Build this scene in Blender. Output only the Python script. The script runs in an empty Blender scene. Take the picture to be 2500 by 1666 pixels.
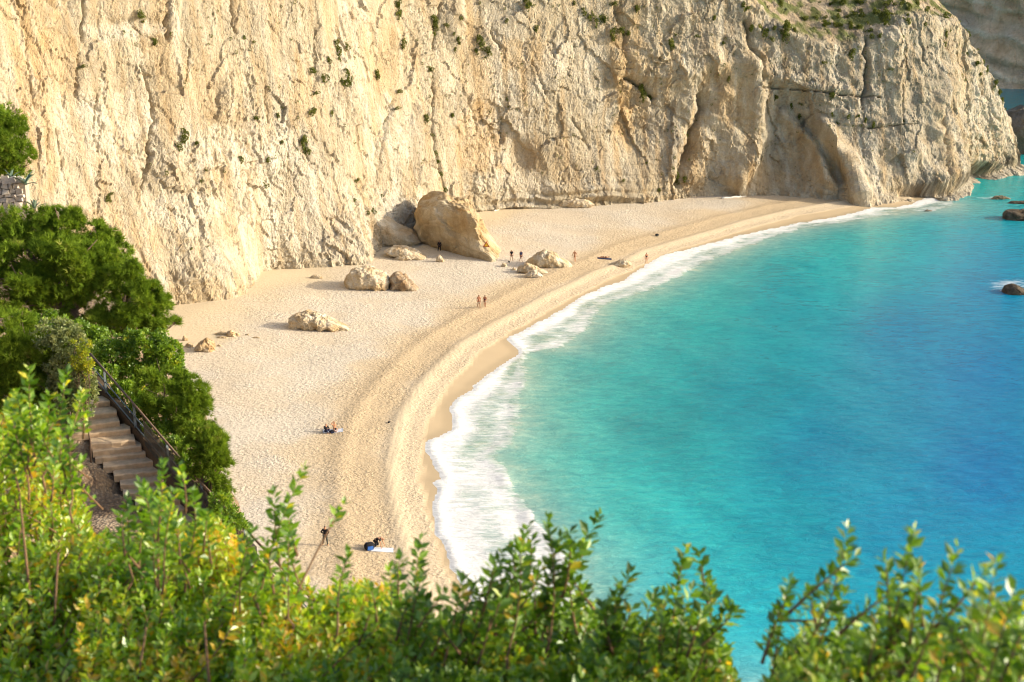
import bpy, math, random
import numpy as np
from mathutils import Vector, Matrix

R = math.radians
scene = bpy.context.scene
C = scene.collection
rng = np.random.default_rng(7)
random.seed(7)

# ------------------------------------------------------------------ camera, world, sun, exposure
CAM_H = 50.0
PITCH = 16.6
FPX = 3472.0                      # focal length in pixels of the 2500 px wide photograph
cam_d = bpy.data.cameras.new('camera')
cam = bpy.data.objects.new('camera', cam_d); C.objects.link(cam)
cam.location = (0, 0, CAM_H)
cam.rotation_euler = (R(90 - PITCH), 0, 0)
cam_d.sensor_width = 36.0; cam_d.lens = FPX / 2500 * 36
cam_d.clip_start = 0.1; cam_d.clip_end = 20000
cam_d.dof.use_dof = True
cam_d.dof.focus_distance = 170.0
cam_d.dof.aperture_fstop = 4.6
scene.camera = cam

SUN_EL, SUN_AZ = 19.5, 90.0       # azimuth clockwise from +Y (the viewing direction)
world = bpy.data.worlds.new('World'); scene.world = world
world.use_nodes = True
wn = world.node_tree.nodes; wl = world.node_tree.links
sky = wn.new('ShaderNodeTexSky'); sky.sky_type = 'NISHITA'; sky.sun_disc = False
sky.sun_elevation = R(SUN_EL); sky.sun_rotation = R(SUN_AZ)
sky.air_density = 1.0; sky.dust_density = 3.0; sky.ozone_density = 1.0
wn['Background'].inputs['Strength'].default_value = 0.15
wl.new(sky.outputs[0], wn['Background'].inputs['Color'])
sd = bpy.data.lights.new('sun', 'SUN'); sd.energy = 3.1; sd.angle = R(0.5); sd.color = (1.0, 0.91, 0.74)
sun = bpy.data.objects.new('sun', sd); C.objects.link(sun)
sv = Vector((math.sin(R(SUN_AZ)) * math.cos(R(SUN_EL)), math.cos(R(SUN_AZ)) * math.cos(R(SUN_EL)), math.sin(R(SUN_EL))))
sun.rotation_euler = (-sv).to_track_quat('-Z', 'Y').to_euler()
sun.location = (60, 60, 90)
scene.view_settings.view_transform = 'Standard'
scene.view_settings.look = 'None'
scene.view_settings.gamma = 1.0
scene.view_settings.use_curve_mapping = False
scene.view_settings.exposure = 0.86
scene.cycles.use_denoising = True
scene.cycles.filter_width = 1.2
scene.cycles.sample_clamp_indirect = 4.0
scene.cycles.max_bounces = 5
scene.cycles.diffuse_bounces = 2
scene.cycles.transparent_max_bounces = 8

# ------------------------------------------------------------------ photograph rays -> ground points
ct, st = math.cos(R(PITCH)), math.sin(R(PITCH))
def ray(px, py):
    a = (px - 1250) / FPX; b = (833 - py) / FPX
    return np.array([a, ct + b * st, -st + b * ct])
def G(px, py, z=0.0):
    d = ray(px, py); t = (z - CAM_H) / d[2]
    return np.array([d[0] * t, d[1] * t, z])
def at(px, py, depth):
    d = ray(px, py)
    return np.array([0, 0, CAM_H]) + d * depth
def project(P):
    P = np.asarray(P); dz = P[..., 2] - CAM_H
    dep = P[..., 1] * ct - dz * st
    return 1250 + FPX * P[..., 0] / dep, 833 - FPX * (P[..., 1] * st + dz * ct) / dep, dep

# ------------------------------------------------------------------ numeric noise
_pr = np.random.default_rng(11)
_perm = np.concatenate([_pr.permutation(256)] * 3)
_grad = _pr.normal(size=(256, 3)); _grad /= np.linalg.norm(_grad, axis=1)[:, None]
def perlin(P):
    P = np.asarray(P, float); sh = P.shape[:-1]; P = P.reshape(-1, 3)
    I = np.floor(P).astype(int); F = P - I; I &= 255
    U = F * F * F * (F * (F * 6 - 15) + 10)
    def g(dx, dy, dz):
        h = _perm[_perm[_perm[I[:, 0] + dx] + I[:, 1] + dy] + I[:, 2] + dz]
        gr = _grad[h]
        return gr[:, 0] * (F[:, 0] - dx) + gr[:, 1] * (F[:, 1] - dy) + gr[:, 2] * (F[:, 2] - dz)
    def L(a, b, t): return a + t * (b - a)
    x0 = L(g(0,0,0), g(1,0,0), U[:,0]); x1 = L(g(0,1,0), g(1,1,0), U[:,0])
    y0 = L(x0, x1, U[:,1])
    x0 = L(g(0,0,1), g(1,0,1), U[:,0]); x1 = L(g(0,1,1), g(1,1,1), U[:,0])
    y1 = L(x0, x1, U[:,1])
    return (L(y0, y1, U[:,2]) * 1.6).reshape(sh)
def fbm(P, o=4, gain=0.5):
    s = 0; a = 1; P = np.asarray(P, float)
    for k in range(o):
        s = s + a * perlin(P * 2.0**k + 17.3 * k); a *= gain
    return s
def ridged(P, o=4, gain=0.5):
    s = 0; a = 1; P = np.asarray(P, float)
    for k in range(o):
        s = s + a * (1 - 2 * np.abs(perlin(P * 2.03**k + 31.7 * k))); a *= gain
    return s
def sstep(a, b, x):
    t = np.clip((x - a) / (b - a), 0, 1); return t * t * (3 - 2 * t)
def worley(P, seed=0):
    P = np.asarray(P, float); sh = P.shape[:-1]; P = P.reshape(-1, 3)
    I = np.floor(P).astype(int); F = P - I
    d1 = np.full(len(P), 9.0); d2 = np.full(len(P), 9.0); cid = np.zeros(len(P), int)
    jit = np.random.default_rng(seed).random((256, 3))
    for dx in (-1,0,1):
        for dy in (-1,0,1):
            for dz in (-1,0,1):
                h = _perm[_perm[_perm[(I[:,0]+dx) & 255] + ((I[:,1]+dy) & 255)] + ((I[:,2]+dz) & 255)]
                q = jit[h]
                d = np.sqrt((q[:,0]+dx-F[:,0])**2 + (q[:,1]+dy-F[:,1])**2 + (q[:,2]+dz-F[:,2])**2)
                m = d < d1
                d2 = np.where(m, d1, np.minimum(d2, d)); cid = np.where(m, h, cid); d1 = np.where(m, d, d1)
    return d1.reshape(sh), d2.reshape(sh), cid.reshape(sh)

def facets(P, seed):
    """jagged facets: every cell of a jittered lattice is a tilted plane"""
    sh = P.shape[:-1]; Q = P.reshape(-1, 3); I = np.floor(Q).astype(int); F = Q - I; rg = np.random.default_rng(seed)
    jit = rg.random((256, 3)); til = rg.normal(0, 1, (256, 2)); lev = rg.random(256) - 0.5
    d1 = np.full(len(Q), 9.0); out = np.zeros(len(Q))
    for dx in (-1, 0, 1):
        for dy in (-1, 0, 1):
            h = _perm[_perm[((I[:, 0] + dx) & 255)] + ((I[:, 1] + dy) & 255)]
            ox = F[:, 0] - dx - jit[h, 0]; oy = F[:, 1] - dy - jit[h, 1]; d = ox * ox + oy * oy
            m = d < d1; d1 = np.where(m, d, d1); out = np.where(m, lev[h] + til[h, 0] * ox + til[h, 1] * oy, out)
    return out.reshape(sh)
def seg_dist(X, Y, poly, want_s=False):
    poly = np.asarray(poly, float); best = np.full(X.shape, 1e9); bs = np.zeros(X.shape); acc = 0.0
    for (x0, y0), (x1, y1) in zip(poly[:-1, :2], poly[1:, :2]):
        dx, dy = x1 - x0, y1 - y0; l2 = dx * dx + dy * dy + 1e-12
        t = np.clip(((X - x0) * dx + (Y - y0) * dy) / l2, 0, 1)
        d = np.hypot(X - x0 - t * dx, Y - y0 - t * dy)
        if want_s:
            m = d < best; bs = np.where(m, acc + t * math.sqrt(l2), bs); acc += math.sqrt(l2)
        best = np.minimum(best, d)
    return (best, bs) if want_s else best
def inside(X, Y, poly):
    poly = np.asarray(poly, float); r = np.zeros(X.shape, bool); n = len(poly)
    for i in range(n):
        x0, y0 = poly[i, :2]; x1, y1 = poly[(i + 1) % n, :2]
        if y0 == y1: continue
        c = ((y0 > Y) != (y1 > Y)) & (X < (x1 - x0) * (Y - y0) / (y1 - y0) + x0)
        r ^= c
    return r
def srgb(r, g, b):
    c = np.array([r, g, b], float) / 255
    return np.where(c <= 0.04045, c / 12.92, ((c + 0.055) / 1.055) ** 2.4)

# ------------------------------------------------------------------ mesh helpers
def mesh_np(name, V, F, mat=None, smooth=True, attrs=None):
    """V (n,3); F (m,k) with one k, or a list of such arrays"""
    V = np.asarray(V, np.float32).reshape(-1, 3)
    Fs = F if isinstance(F, list) else [F]
    Fs = [np.asarray(f, np.int32) for f in Fs if len(f)]
    loops = np.concatenate([f.ravel() for f in Fs])
    tot = np.concatenate([np.full(len(f), f.shape[1], np.int32) for f in Fs])
    start = np.concatenate([[0], np.cumsum(tot)[:-1]]).astype(np.int32)
    me = bpy.data.meshes.new(name)
    me.vertices.add(len(V)); me.vertices.foreach_set('co', V.ravel())
    me.loops.add(len(loops)); me.loops.foreach_set('vertex_index', loops)
    me.polygons.add(len(tot)); me.polygons.foreach_set('loop_start', start); me.polygons.foreach_set('loop_total', tot)
    me.polygons.foreach_set('use_smooth', np.full(len(tot), smooth))
    me.update(calc_edges=True)
    if attrs:
        for k, a in attrs.items():
            a = np.asarray(a, np.float32)
            if a.ndim == 2:
                at_ = me.attributes.new(k, 'FLOAT_COLOR', 'POINT')
                if a.shape[1] == 3: a = np.concatenate([a, np.ones((len(a), 1), np.float32)], 1)
                at_.data.foreach_set('color', a.ravel())
            else:
                at_ = me.attributes.new(k, 'FLOAT', 'POINT'); at_.data.foreach_set('value', a)
    if mat: me.materials.append(mat)
    return me
def grid_faces(nu, nv):
    i = np.arange(nu * nv).reshape(nu, nv)
    return np.stack([i[:-1, :-1], i[1:, :-1], i[1:, 1:], i[:-1, 1:]], -1).reshape(-1, 4)
def obj(name, me, parent=None, loc=None, rot=None):
    o = bpy.data.objects.new(name, me); C.objects.link(o)
    if parent is not None: o.parent = parent
    if loc is not None: o.location = [float(v) for v in loc]
    if rot is not None: o.rotation_euler = rot
    return o
def tag(o, label, cat, group=None):
    o['label'] = label; o['category'] = cat
    if group: o['group'] = group
    return o
def thing(name, label, cat, loc=(0,0,0), rot=None, group=None):
    return tag(obj(name, None, None, loc, rot), label, cat, group)
def kind(o, k): o['kind'] = k; return o

class MB:
    """collects polygons into one mesh"""
    def __init__(s): s.v = []; s.f = []; s.n = 0
    def add(s, V, F):
        V = np.asarray(V, float)
        s.v.append(V); s.f += [[i + s.n for i in f] for f in F]; s.n += len(V)
    def box(s, c, size, rz=0.0, jit=0.0, top=1.0):
        x, y, z = np.asarray(size) / 2
        V = np.array([[-x,-y,-z],[x,-y,-z],[x,y,-z],[-x,y,-z],[-x*top,-y*top,z],[x*top,-y*top,z],[x*top,y*top,z],[-x*top,y*top,z]])
        if jit: V = V + rng.normal(0, jit, V.shape)
        co, si = math.cos(rz), math.sin(rz)
        V = np.stack([V[:,0]*co - V[:,1]*si, V[:,0]*si + V[:,1]*co, V[:,2]], 1) + np.asarray(c)
        s.add(V, [[0,3,2,1],[4,5,6,7],[0,1,5,4],[1,2,6,5],[2,3,7,6],[3,0,4,7]])
    def tube(s, pts, rad, n=6):
        pts = np.asarray(pts, float); rad = np.broadcast_to(rad, (len(pts),)); V = []
        for i, p in enumerate(pts):
            t = pts[min(i+1, len(pts)-1)] - pts[max(i-1, 0)]; t /= np.linalg.norm(t) + 1e-9
            a = np.cross(t, [0, 0, 1.0] if abs(t[2]) < 0.9 else [1.0, 0, 0]); a /= np.linalg.norm(a); b = np.cross(t, a)
            for k in range(n):
                w = 2 * math.pi * k / n; V.append(p + rad[i] * (math.cos(w) * a + math.sin(w) * b))
        F = [[i*n+k, i*n+(k+1) % n, (i+1)*n+(k+1) % n, (i+1)*n+k] for i in range(len(pts)-1) for k in range(n)]
        F += [list(range(n))[::-1], [(len(pts)-1)*n+k for k in range(n)]]
        s.add(V, F)
    def mesh(s, name, mat, smooth=False):
        me = bpy.data.meshes.new(name); me.from_pydata(np.concatenate(s.v).tolist(), [], s.f); me.update()
        if smooth: me.polygons.foreach_set('use_smooth', [True] * len(me.polygons))
        me.materials.append(mat); return me

# ------------------------------------------------------------------ materials
def new_mat(name):
    m = bpy.data.materials.new(name); m.use_nodes = True
    return m, m.node_tree.nodes, m.node_tree.links, m.node_tree.nodes['Principled BSDF']
def N(ns, t, **kw):
    n = ns.new(t)
    for k, v in kw.items():
        if k in n.inputs.keys(): n.inputs[k].default_value = v
        else: setattr(n, k, v)
    return n
def noise_node(ns, ls, scale, detail=4, rough=0.55, vec=None, dist=0.0):
    n = ns.new('ShaderNodeTexNoise'); n.inputs['Scale'].default_value = scale; n.inputs['Detail'].default_value = detail
    n.inputs['Roughness'].default_value = rough; n.inputs['Distortion'].default_value = dist
    if vec is not None: ls.new(vec, n.inputs['Vector'])
    return n
def mapping(ns, ls, scale=(1,1,1), rot=(0,0,0)):
    tc = ns.new('ShaderNodeTexCoord'); mp = ns.new('ShaderNodeMapping')
    mp.inputs['Scale'].default_value = scale; mp.inputs['Rotation'].default_value = rot
    ls.new(tc.outputs['Object'], mp.inputs['Vector']); return mp.outputs[0]
def ramp(ns, ls, fac, stops):
    r = ns.new('ShaderNodeValToRGB'); e = r.color_ramp.elements
    while len(e) > 1: e.remove(e[-1])
    e[0].position = stops[0][0]; e[0].color = (*stops[0][1], 1) if len(stops[0][1]) == 3 else stops[0][1]
    for p, c in stops[1:]:
        q = e.new(p); q.color = (*c, 1)
    ls.new(fac, r.inputs['Fac']); return r.outputs['Color']
def mixc(ns, ls, a, b, fac=0.5, mode='MIX'):
    m = ns.new('ShaderNodeMix'); m.data_type = 'RGBA'; m.blend_type = mode
    for s_, v in ((m.inputs[0], fac), (m.inputs[6], a), (m.inputs[7], b)):
        if hasattr(v, 'links') or isinstance(v, bpy.types.NodeSocket): ls.new(v, s_)
        elif isinstance(v, (int, float)): s_.default_value = v
        else: s_.default_value = (*v, 1)
    return m.outputs[2]
def math_(ns, ls, op, a, b=0.0, c=None, clamp=False):
    m = ns.new('ShaderNodeMath'); m.operation = op; m.use_clamp = clamp
    for i, v in enumerate((a, b) if c is None else (a, b, c)):
        if isinstance(v, bpy.types.NodeSocket): ls.new(v, m.inputs[i])
        else: m.inputs[i].default_value = v
    return m.outputs[0]
def attr(ns, name):
    a = ns.new('ShaderNodeAttribute'); a.attribute_name = name; return a
def bump(ns, ls, h, strength, dist, normal=None):
    b = ns.new('ShaderNodeBump'); b.inputs['Strength'].default_value = strength; b.inputs['Distance'].default_value = dist
    ls.new(h, b.inputs['Height'])
    if normal is not None: ls.new(normal, b.inputs['Normal'])
    return b.outputs['Normal']
def simple(name, col, rough=0.7, var=0.25, scale=6.0, spec=0.3, bmp=0.0):
    m, ns, ls, b = new_mat(name)
    n = noise_node(ns, ls, scale, 5, 0.6, mapping(ns, ls))
    c = ramp(ns, ls, n.outputs['Fac'], [(0.25, [v * (1 - var) for v in col]), (0.75, [min(1, v * (1 + var)) for v in col])])
    ls.new(c, b.inputs['Base Color']); b.inputs['Roughness'].default_value = rough
    b.inputs['Specular IOR Level'].default_value = spec
    if bmp: ls.new(bump(ns, ls, n.outputs['Fac'], 0.8, bmp), b.inputs['Normal'])
    return m

def rock_material(name, use_attr=True, col=(0.5, 0.4, 0.27), bscale=1.0):
    m, ns, ls, b = new_mat(name)
    vec = mapping(ns, ls); vecv = mapping(ns, ls, (1, 1, 0.35))
    n1 = noise_node(ns, ls, 0.5 * bscale, 6, 0.62, vecv, 0.4)
    n2 = noise_node(ns, ls, 3.0 * bscale, 6, 0.65, vec)
    n3 = noise_node(ns, ls, 1.6 * bscale, 8, 0.72, vec, 0.6)
    if use_attr: base = attr(ns, 'col').outputs['Color']
    else:
        base = mixc(ns, ls, col, [v * 0.85 for v in col], 0.5)
    v1 = ramp(ns, ls, n1.outputs['Fac'], [(0.28, (0.80, 0.74, 0.66)), (0.5, (1.0, 0.98, 0.96)), (0.72, (1.16, 1.18, 1.22))])
    v2 = ramp(ns, ls, n2.outputs['Fac'], [(0.3, (0.82, 0.80, 0.77)), (0.7, (1.1, 1.1, 1.1))])
    c = mixc(ns, ls, mixc(ns, ls, base, v1, 1.0, 'MULTIPLY'), v2, 0.9, 'MULTIPLY')
    ls.new(c, b.inputs['Base Color'])
    b.inputs['Roughness'].default_value = 0.92; b.inputs['Specular IOR Level'].default_value = 0.12
    vo = ns.new('ShaderNodeTexVoronoi'); vo.feature = 'DISTANCE_TO_EDGE'; vo.inputs['Scale'].default_value = 0.9 * bscale
    wv = noise_node(ns, ls, 1.2 * bscale, 3, 0.6, vec)
    add = ns.new('ShaderNodeVectorMath'); add.operation = 'MULTIPLY_ADD'
    ls.new(wv.outputs['Color'], add.inputs[0]); add.inputs[1].default_value = (0.9, 0.9, 0.9); ls.new(vecv, add.inputs[2])
    ls.new(add.outputs[0], vo.inputs['Vector'])
    cr = math_(ns, ls, 'MINIMUM', vo.outputs['Distance'], 0.10)
    n_ = bump(ns, ls, cr, 0.55, 1.6 / bscale)
    n_ = bump(ns, ls, n3.outputs['Fac'], 0.8, 0.32 / bscale, n_)
    n_ = bump(ns, ls, n2.outputs['Fac'], 0.7, 0.10 / bscale, n_)
    ls.new(n_, b.inputs['Normal'])
    return m
M_CLIFF = rock_material('limestone')
M_FAR = rock_material('far_limestone', bscale=0.35)
M_BOULDER = rock_material('boulder_stone', bscale=1.7)

def sand_material():
    m, ns, ls, b = new_mat('beach_sand')
    vec = mapping(ns, ls)
    col = attr(ns, 'col').outputs['Color']; tex = attr(ns, 'tex').outputs['Fac']; wet = attr(ns, 'wet').outputs['Fac']
    n1 = noise_node(ns, ls, 2.2, 3, 0.55, vec, 0.3)
    n2 = noise_node(ns, ls, 4.2, 2, 0.55, vec)
    sp = ramp(ns, ls, n2.outputs['Fac'], [(0.34, (0.60, 0.55, 0.50)), (0.46, (1.0, 1.0, 1.0)), (0.65, (1.10, 1.10, 1.10))])
    spm = math_(ns, ls, 'MULTIPLY', tex, 0.8)
    c = mixc(ns, ls, col, sp, spm, 'MULTIPLY')
    ls.new(c, b.inputs['Base Color'])
    r = math_(ns, ls, 'MULTIPLY_ADD', wet, -0.5, 0.95); ls.new(r, b.inputs['Roughness'])
    b.inputs['Specular IOR Level'].default_value = 0.2
    h = math_(ns, ls, 'MULTIPLY', n1.outputs['Fac'], tex)
    h2 = math_(ns, ls, 'MULTIPLY', n2.outputs['Fac'], tex)
    n_ = bump(ns, ls, h, 0.75, 0.24); n_ = bump(ns, ls, h2, 0.75, 0.12, n_)
    ls.new(n_, b.inputs['Normal'])
    return m
M_SAND = sand_material()

def water_material():
    m, ns, ls, b = new_mat('sea_water')
    vec = mapping(ns, ls)
    vw = mapping(ns, ls, (0.55, 1.0, 1), (0, 0, R(-12)))
    col = attr(ns, 'col').outputs['Color']; foam = attr(ns, 'foam').outputs['Fac']; edge = attr(ns, 'edge').outputs['Fac']
    ft = attr(ns, 'uvw').outputs['Vector']
    big = noise_node(ns, ls, 0.07, 5, 0.6, vw, 0.8)
    mid = noise_node(ns, ls, 0.8, 7, 0.78, vw, 0.6)
    cv = ramp(ns, ls, big.outputs['Fac'], [(0.3, (0.88, 0.93, 0.95)), (0.5, (1, 1, 1)), (0.72, (1.12, 1.07, 1.05))])
    cm = ramp(ns, ls, mid.outputs['Fac'], [(0.32, (0.45, 0.66, 0.78)), (0.52, (1, 1, 1)), (0.70, (2.0, 1.32, 1.20))])
    wc = mixc(ns, ls, mixc(ns, ls, col, cv, 1.0, 'MULTIPLY'), cm, 0.72, 'MULTIPLY')
    # foam: streaks across the shore, broken up by noise
    mp = ns.new('ShaderNodeMapping'); mp.inputs['Scale'].default_value = (0.30, 1.5, 1.0); mp.inputs['Rotation'].default_value = (0, 0, R(-8)); ls.new(vec, mp.inputs['Vector'])
    f1 = noise_node(ns, ls, 1.5, 6, 0.7, mp.outputs[0], 0.9)
    f2 = noise_node(ns, ls, 0.42, 5, 0.65, vec, 1.2)
    fn = math_(ns, ls, 'MULTIPLY_ADD', f1.outputs['Fac'], 0.75, math_(ns, ls, 'MULTIPLY', f2.outputs['Fac'], 0.45))
    fs = math_(ns, ls, 'ADD', foam, math_(ns, ls, 'MULTIPLY_ADD', fn, 1.0, -0.60))
    fm = ns.new('ShaderNodeMapRange'); fm.inputs['From Min'].default_value = 0.36; fm.inputs['From Max'].default_value = 0.68
    fm.clamp = True; ls.new(fs, fm.inputs['Value'])
    gate = math_(ns, ls, 'MULTIPLY', fm.outputs[0], math_(ns, ls, 'MULTIPLY', foam, 14.0, clamp=True))
    fmask = math_(ns, ls, 'MAXIMUM', gate, edge, clamp=True)
    fcol = ramp(ns, ls, f1.outputs['Fac'], [(0.3, (0.60, 0.61, 0.57)), (0.55, (0.82, 0.81, 0.78)), (0.7, (0.90, 0.89, 0.86))])
    c = mixc(ns, ls, wc, fcol, fmask)
    ls.new(c, b.inputs['Base Color'])
    ls.new(math_(ns, ls, 'MULTIPLY_ADD', fmask, 0.6, 0.16), b.inputs['Roughness'])
    b.inputs['IOR'].default_value = 1.33
    ls.new(math_(ns, ls, 'MULTIPLY_ADD', fmask, -0.3, 0.35), b.inputs['Specular IOR Level'])
    r1 = noise_node(ns, ls, 1.1, 6, 0.66, vw, 0.4); r2 = noise_node(ns, ls, 4.0, 3, 0.6, vw)
    n_ = bump(ns, ls, r1.outputs['Fac'], 0.6, 0.30); n_ = bump(ns, ls, r2.outputs['Fac'], 0.35, 0.05, n_)
    n_ = bump(ns, ls, fmask, 0.25, 0.05, n_)
    ls.new(n_, b.inputs['Normal'])
    return m
M_WATER = water_material()

def leaf_material(name, stops, trans=0.35, gloss=0.10, rough=0.35):
    m, ns, ls, b = new_mat(name)
    ns.remove(b); out = ns['Material Output']
    a = attr(ns, 'rnd').outputs['Fac']
    c = ramp(ns, ls, a, stops)
    d = ns.new('ShaderNodeBsdfDiffuse'); t = ns.new('ShaderNodeBsdfTranslucent'); g = ns.new('ShaderNodeBsdfGlossy')
    g.inputs['Roughness'].default_value = rough; g.inputs['Color'].default_value = (0.9, 0.95, 0.85, 1)
    ls.new(c, d.inputs['Color']); ls.new(mixc(ns, ls, c, (1.25, 1.2, 0.5), 0.7, 'MULTIPLY'), t.inputs['Color'])
    m1 = ns.new('ShaderNodeMixShader'); m1.inputs[0].default_value = trans; ls.new(d.outputs[0], m1.inputs[1]); ls.new(t.outputs[0], m1.inputs[2])
    m2 = ns.new('ShaderNodeMixShader'); m2.inputs[0].default_value = gloss; ls.new(m1.outputs[0], m2.inputs[1]); ls.new(g.outputs[0], m2.inputs[2])
    ls.new(m2.outputs[0], out.inputs['Surface'])
    return m
L_BUSH = leaf_material('broad_leaf', [(0.0, (0.06, 0.13, 0.008)), (0.3, (0.15, 0.31, 0.012)), (0.6, (0.31, 0.49, 0.02)), (0.9, (0.54, 0.61, 0.03)), (0.97, (0.72, 0.66, 0.03)), (1.0, (0.74, 0.46, 0.03))], 0.52, 0.07, 0.35)
L_DARK = leaf_material('dark_leaf', [(0.0, (0.05, 0.11, 0.010)), (0.5, (0.16, 0.31, 0.018)), (0.85, (0.36, 0.52, 0.03)), (0.97, (0.55, 0.52, 0.04)), (1.0, (0.66, 0.42, 0.03))], 0.48, 0.06, 0.40)
L_JUNI = leaf_material('juniper_needles', [(0.0, (0.06, 0.10, 0.016)), (0.5, (0.15, 0.24, 0.025)), (0.9, (0.27, 0.37, 0.04)), (1.0, (0.38, 0.39, 0.10))], 0.4, 0.0, 0.5)
L_LENT = leaf_material('lentisk_leaf', [(0.0, (0.06, 0.12, 0.016)), (0.5, (0.17, 0.29, 0.025)), (0.85, (0.30, 0.43, 0.035)), (1.0, (0.52, 0.50, 0.04))], 0.42, 0.04, 0.4)
L_OLIVE = leaf_material('grey_green_leaf', [(0.0, (0.12, 0.16, 0.06)), (0.6, (0.24, 0.28, 0.11)), (1.0, (0.44, 0.44, 0.19))], 0.35, 0.03, 0.45)
L_YELL = leaf_material('yellow_leaf', [(0.0, (0.14, 0.22, 0.02)), (0.5, (0.34, 0.40, 0.03)), (1.0, (0.66, 0.56, 0.03))], 0.45, 0.03, 0.4)
L_TUFT = leaf_material('cliff_scrub', [(0.0, (0.06, 0.08, 0.02)), (0.5, (0.14, 0.17, 0.04)), (0.85, (0.25, 0.26, 0.08)), (1.0, (0.42, 0.36, 0.16))], 0.35, 0.0, 0.5)
M_BARK = simple('bark', (0.16, 0.11, 0.075), 0.9, 0.35, 9, 0.1, 0.02)
M_TWIG = simple('twig_bark', (0.22, 0.13, 0.075), 0.85, 0.3, 30, 0.1)

# ================================================================== SETTING
# ------------------------------------------------------------------ shoreline, traced and laid on sea level
WL_PX = [(1300,1650),(1180,1500),(1115,1402),(1098,1367),(1078,1324),(1066,1307),(1064,1276),(1060,1240),(1062,1212),(1072,1195),(1061,1178),(1082,1172),
         (1076,1155),(1069,1143),(1058,1120),(1041,1092),(1046,1080),(1069,1069),(1101,1052),(1109,1026),(1096,997),(1128,968),(1156,952),(1163,935),(1182,921),(1207,907),(1230,888),(1262,872),
         (1271,864),(1264,850),(1240,832),(1249,824),(1282,805),(1319,786),(1350,770),(1383,754),(1405,735),(1430,722),(1457,712),(1464,703),(1498,695),(1525,687),(1536,676),
         (1549,667),(1562,658),(1591,639),(1616,626),(1680,610),(1740,594),(1796,579),(1870,563),(1950,545),(2044,531),(2090,520),(2132,508),(2184,507),(2210,503),(2232,497),(2300,470)]
OUT_PX = [(1500,1650),(1430,1480),(1371,1353),(1302,1261),(1273,1218),(1233,1158),(1219,1129),(1213,1106),(1241,1086),(1262,1057),(1267,1034),(1262,1000),(1265,971),(1287,936),
          (1275,904),(1290,862),(1376,850),(1424,808),(1446,780),(1466,748),(1542,722),(1620,692),(1700,655),(1800,608),(1870,585),(1950,560),(2050,545),(2150,528),(2290,513),(2330,500)]
WET_PX = [(1290,1690),(1140,1480),(1086,1381),(1061,1301),(1035,1218),(1025,1158),(1026,1115),(1035,1044),(1051,1006),(1080,955),(1124,904),(1175,853),(1242,805),(1319,764),(1392,722),
          (1440,700),(1486,676),(1539,655),(1575,638),(1610,618),(1680,598),(1760,575),(1850,549),(1950,525),(2050,507),(2140,492),(2220,488)]
NEAR_END = [(60, 52, 0), (26, 66, 0), (8, 79, 0)]
WL = np.array(NEAR_END + [G(x, y, 0) for x, y in WL_PX]); WL = np.vstack([WL, [[92, 300, 0], [70, 600, 0]]])
# subdivide and roughen the swash edge
def densify(P, step, amp, wl):
    out = []
    for a, b in zip(P[:-1], P[1:]):
        n = max(1, int(np.hypot(*(b - a)[:2]) / step))
        for k in range(n): out.append(a + (b - a) * k / n)
    out.append(P[-1]); Q = np.array(out)
    s = np.concatenate([[0], np.cumsum(np.hypot(*np.diff(Q[:, :2], axis=0).T))])
    o = amp * fbm(np.stack([s / wl, s * 0 + 3.3, s * 0], 1), 3)
    t = np.gradient(Q[:, :2], axis=0); t /= np.linalg.norm(t, axis=1)[:, None] + 1e-9
    Q[:, 0] += -t[:, 1] * o; Q[:, 1] += t[:, 0] * o
    return Q
WLC = WL.copy()
WL = densify(WL, 0.6, 0.35, 2.4)
OUT = densify(np.array([(60, 62, 0), (34, 74, 0)] + [G(x, y, 0) for x, y in OUT_PX]), 1.0, 0.6, 3.0)
WETL = np.array([(8, 74, 0.4)] + [G(x, y, 0.45) for x, y in WET_PX])
SEA = np.vstack([WL, [[900, 600, 0], [900, 40, 0]]])
SEAC = np.vstack([WLC, [[900, 600, 0], [900, 40, 0]]])
LANDW = np.vstack([WETL, [[92, 300, 0], [-200, 300, 0], [-200, 60, 0]]])

def shore(X, Y, want_s=False):
    """signed distance to the swash edge (+ landward): coarse line far away, roughened line near"""
    d, s_ = seg_dist(X, Y, WLC, True); d = np.where(inside(X, Y, SEAC), -d, d); m = np.abs(d) < 5
    if m.any():
        e = seg_dist(X[m], Y[m], WL); d[m] = np.where(inside(X[m], Y[m], SEA), -e, e)
    return (d, s_) if want_s else d
def beach_z(X, Y, full=False):
    X = np.asarray(X, float); Y = np.asarray(Y, float)
    dA = shore(X, Y)
    dW = seg_dist(X, Y, WETL); dW = np.where(inside(X, Y, LANDW), dW, -dW)
    z = np.where(dA < 0, np.maximum(dA * 0.13, -4), 0.10 * np.minimum(dA, 6) + 0.04 * np.clip(dA - 6, 0, 34))
    z = z + 0.27 * np.exp(-((dW - 2.7) / 0.6) ** 2) * (dA > 0) + 0.14 * np.exp(-((dW - 7.5) / 0.9) ** 2) * (dA > 0)
    z = z + 0.16 * perlin(np.stack([X / 9, Y / 9, X * 0], -1)) * sstep(5, 14, dA)
    return (z, dA, dW) if full else z
def ground(px, py):
    z = 1.0
    for _ in range(8):
        p = G(px, py, z); z = float(beach_z(np.array([p[0]]), np.array([p[1]]))[0])
    return G(px, py, z)

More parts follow.
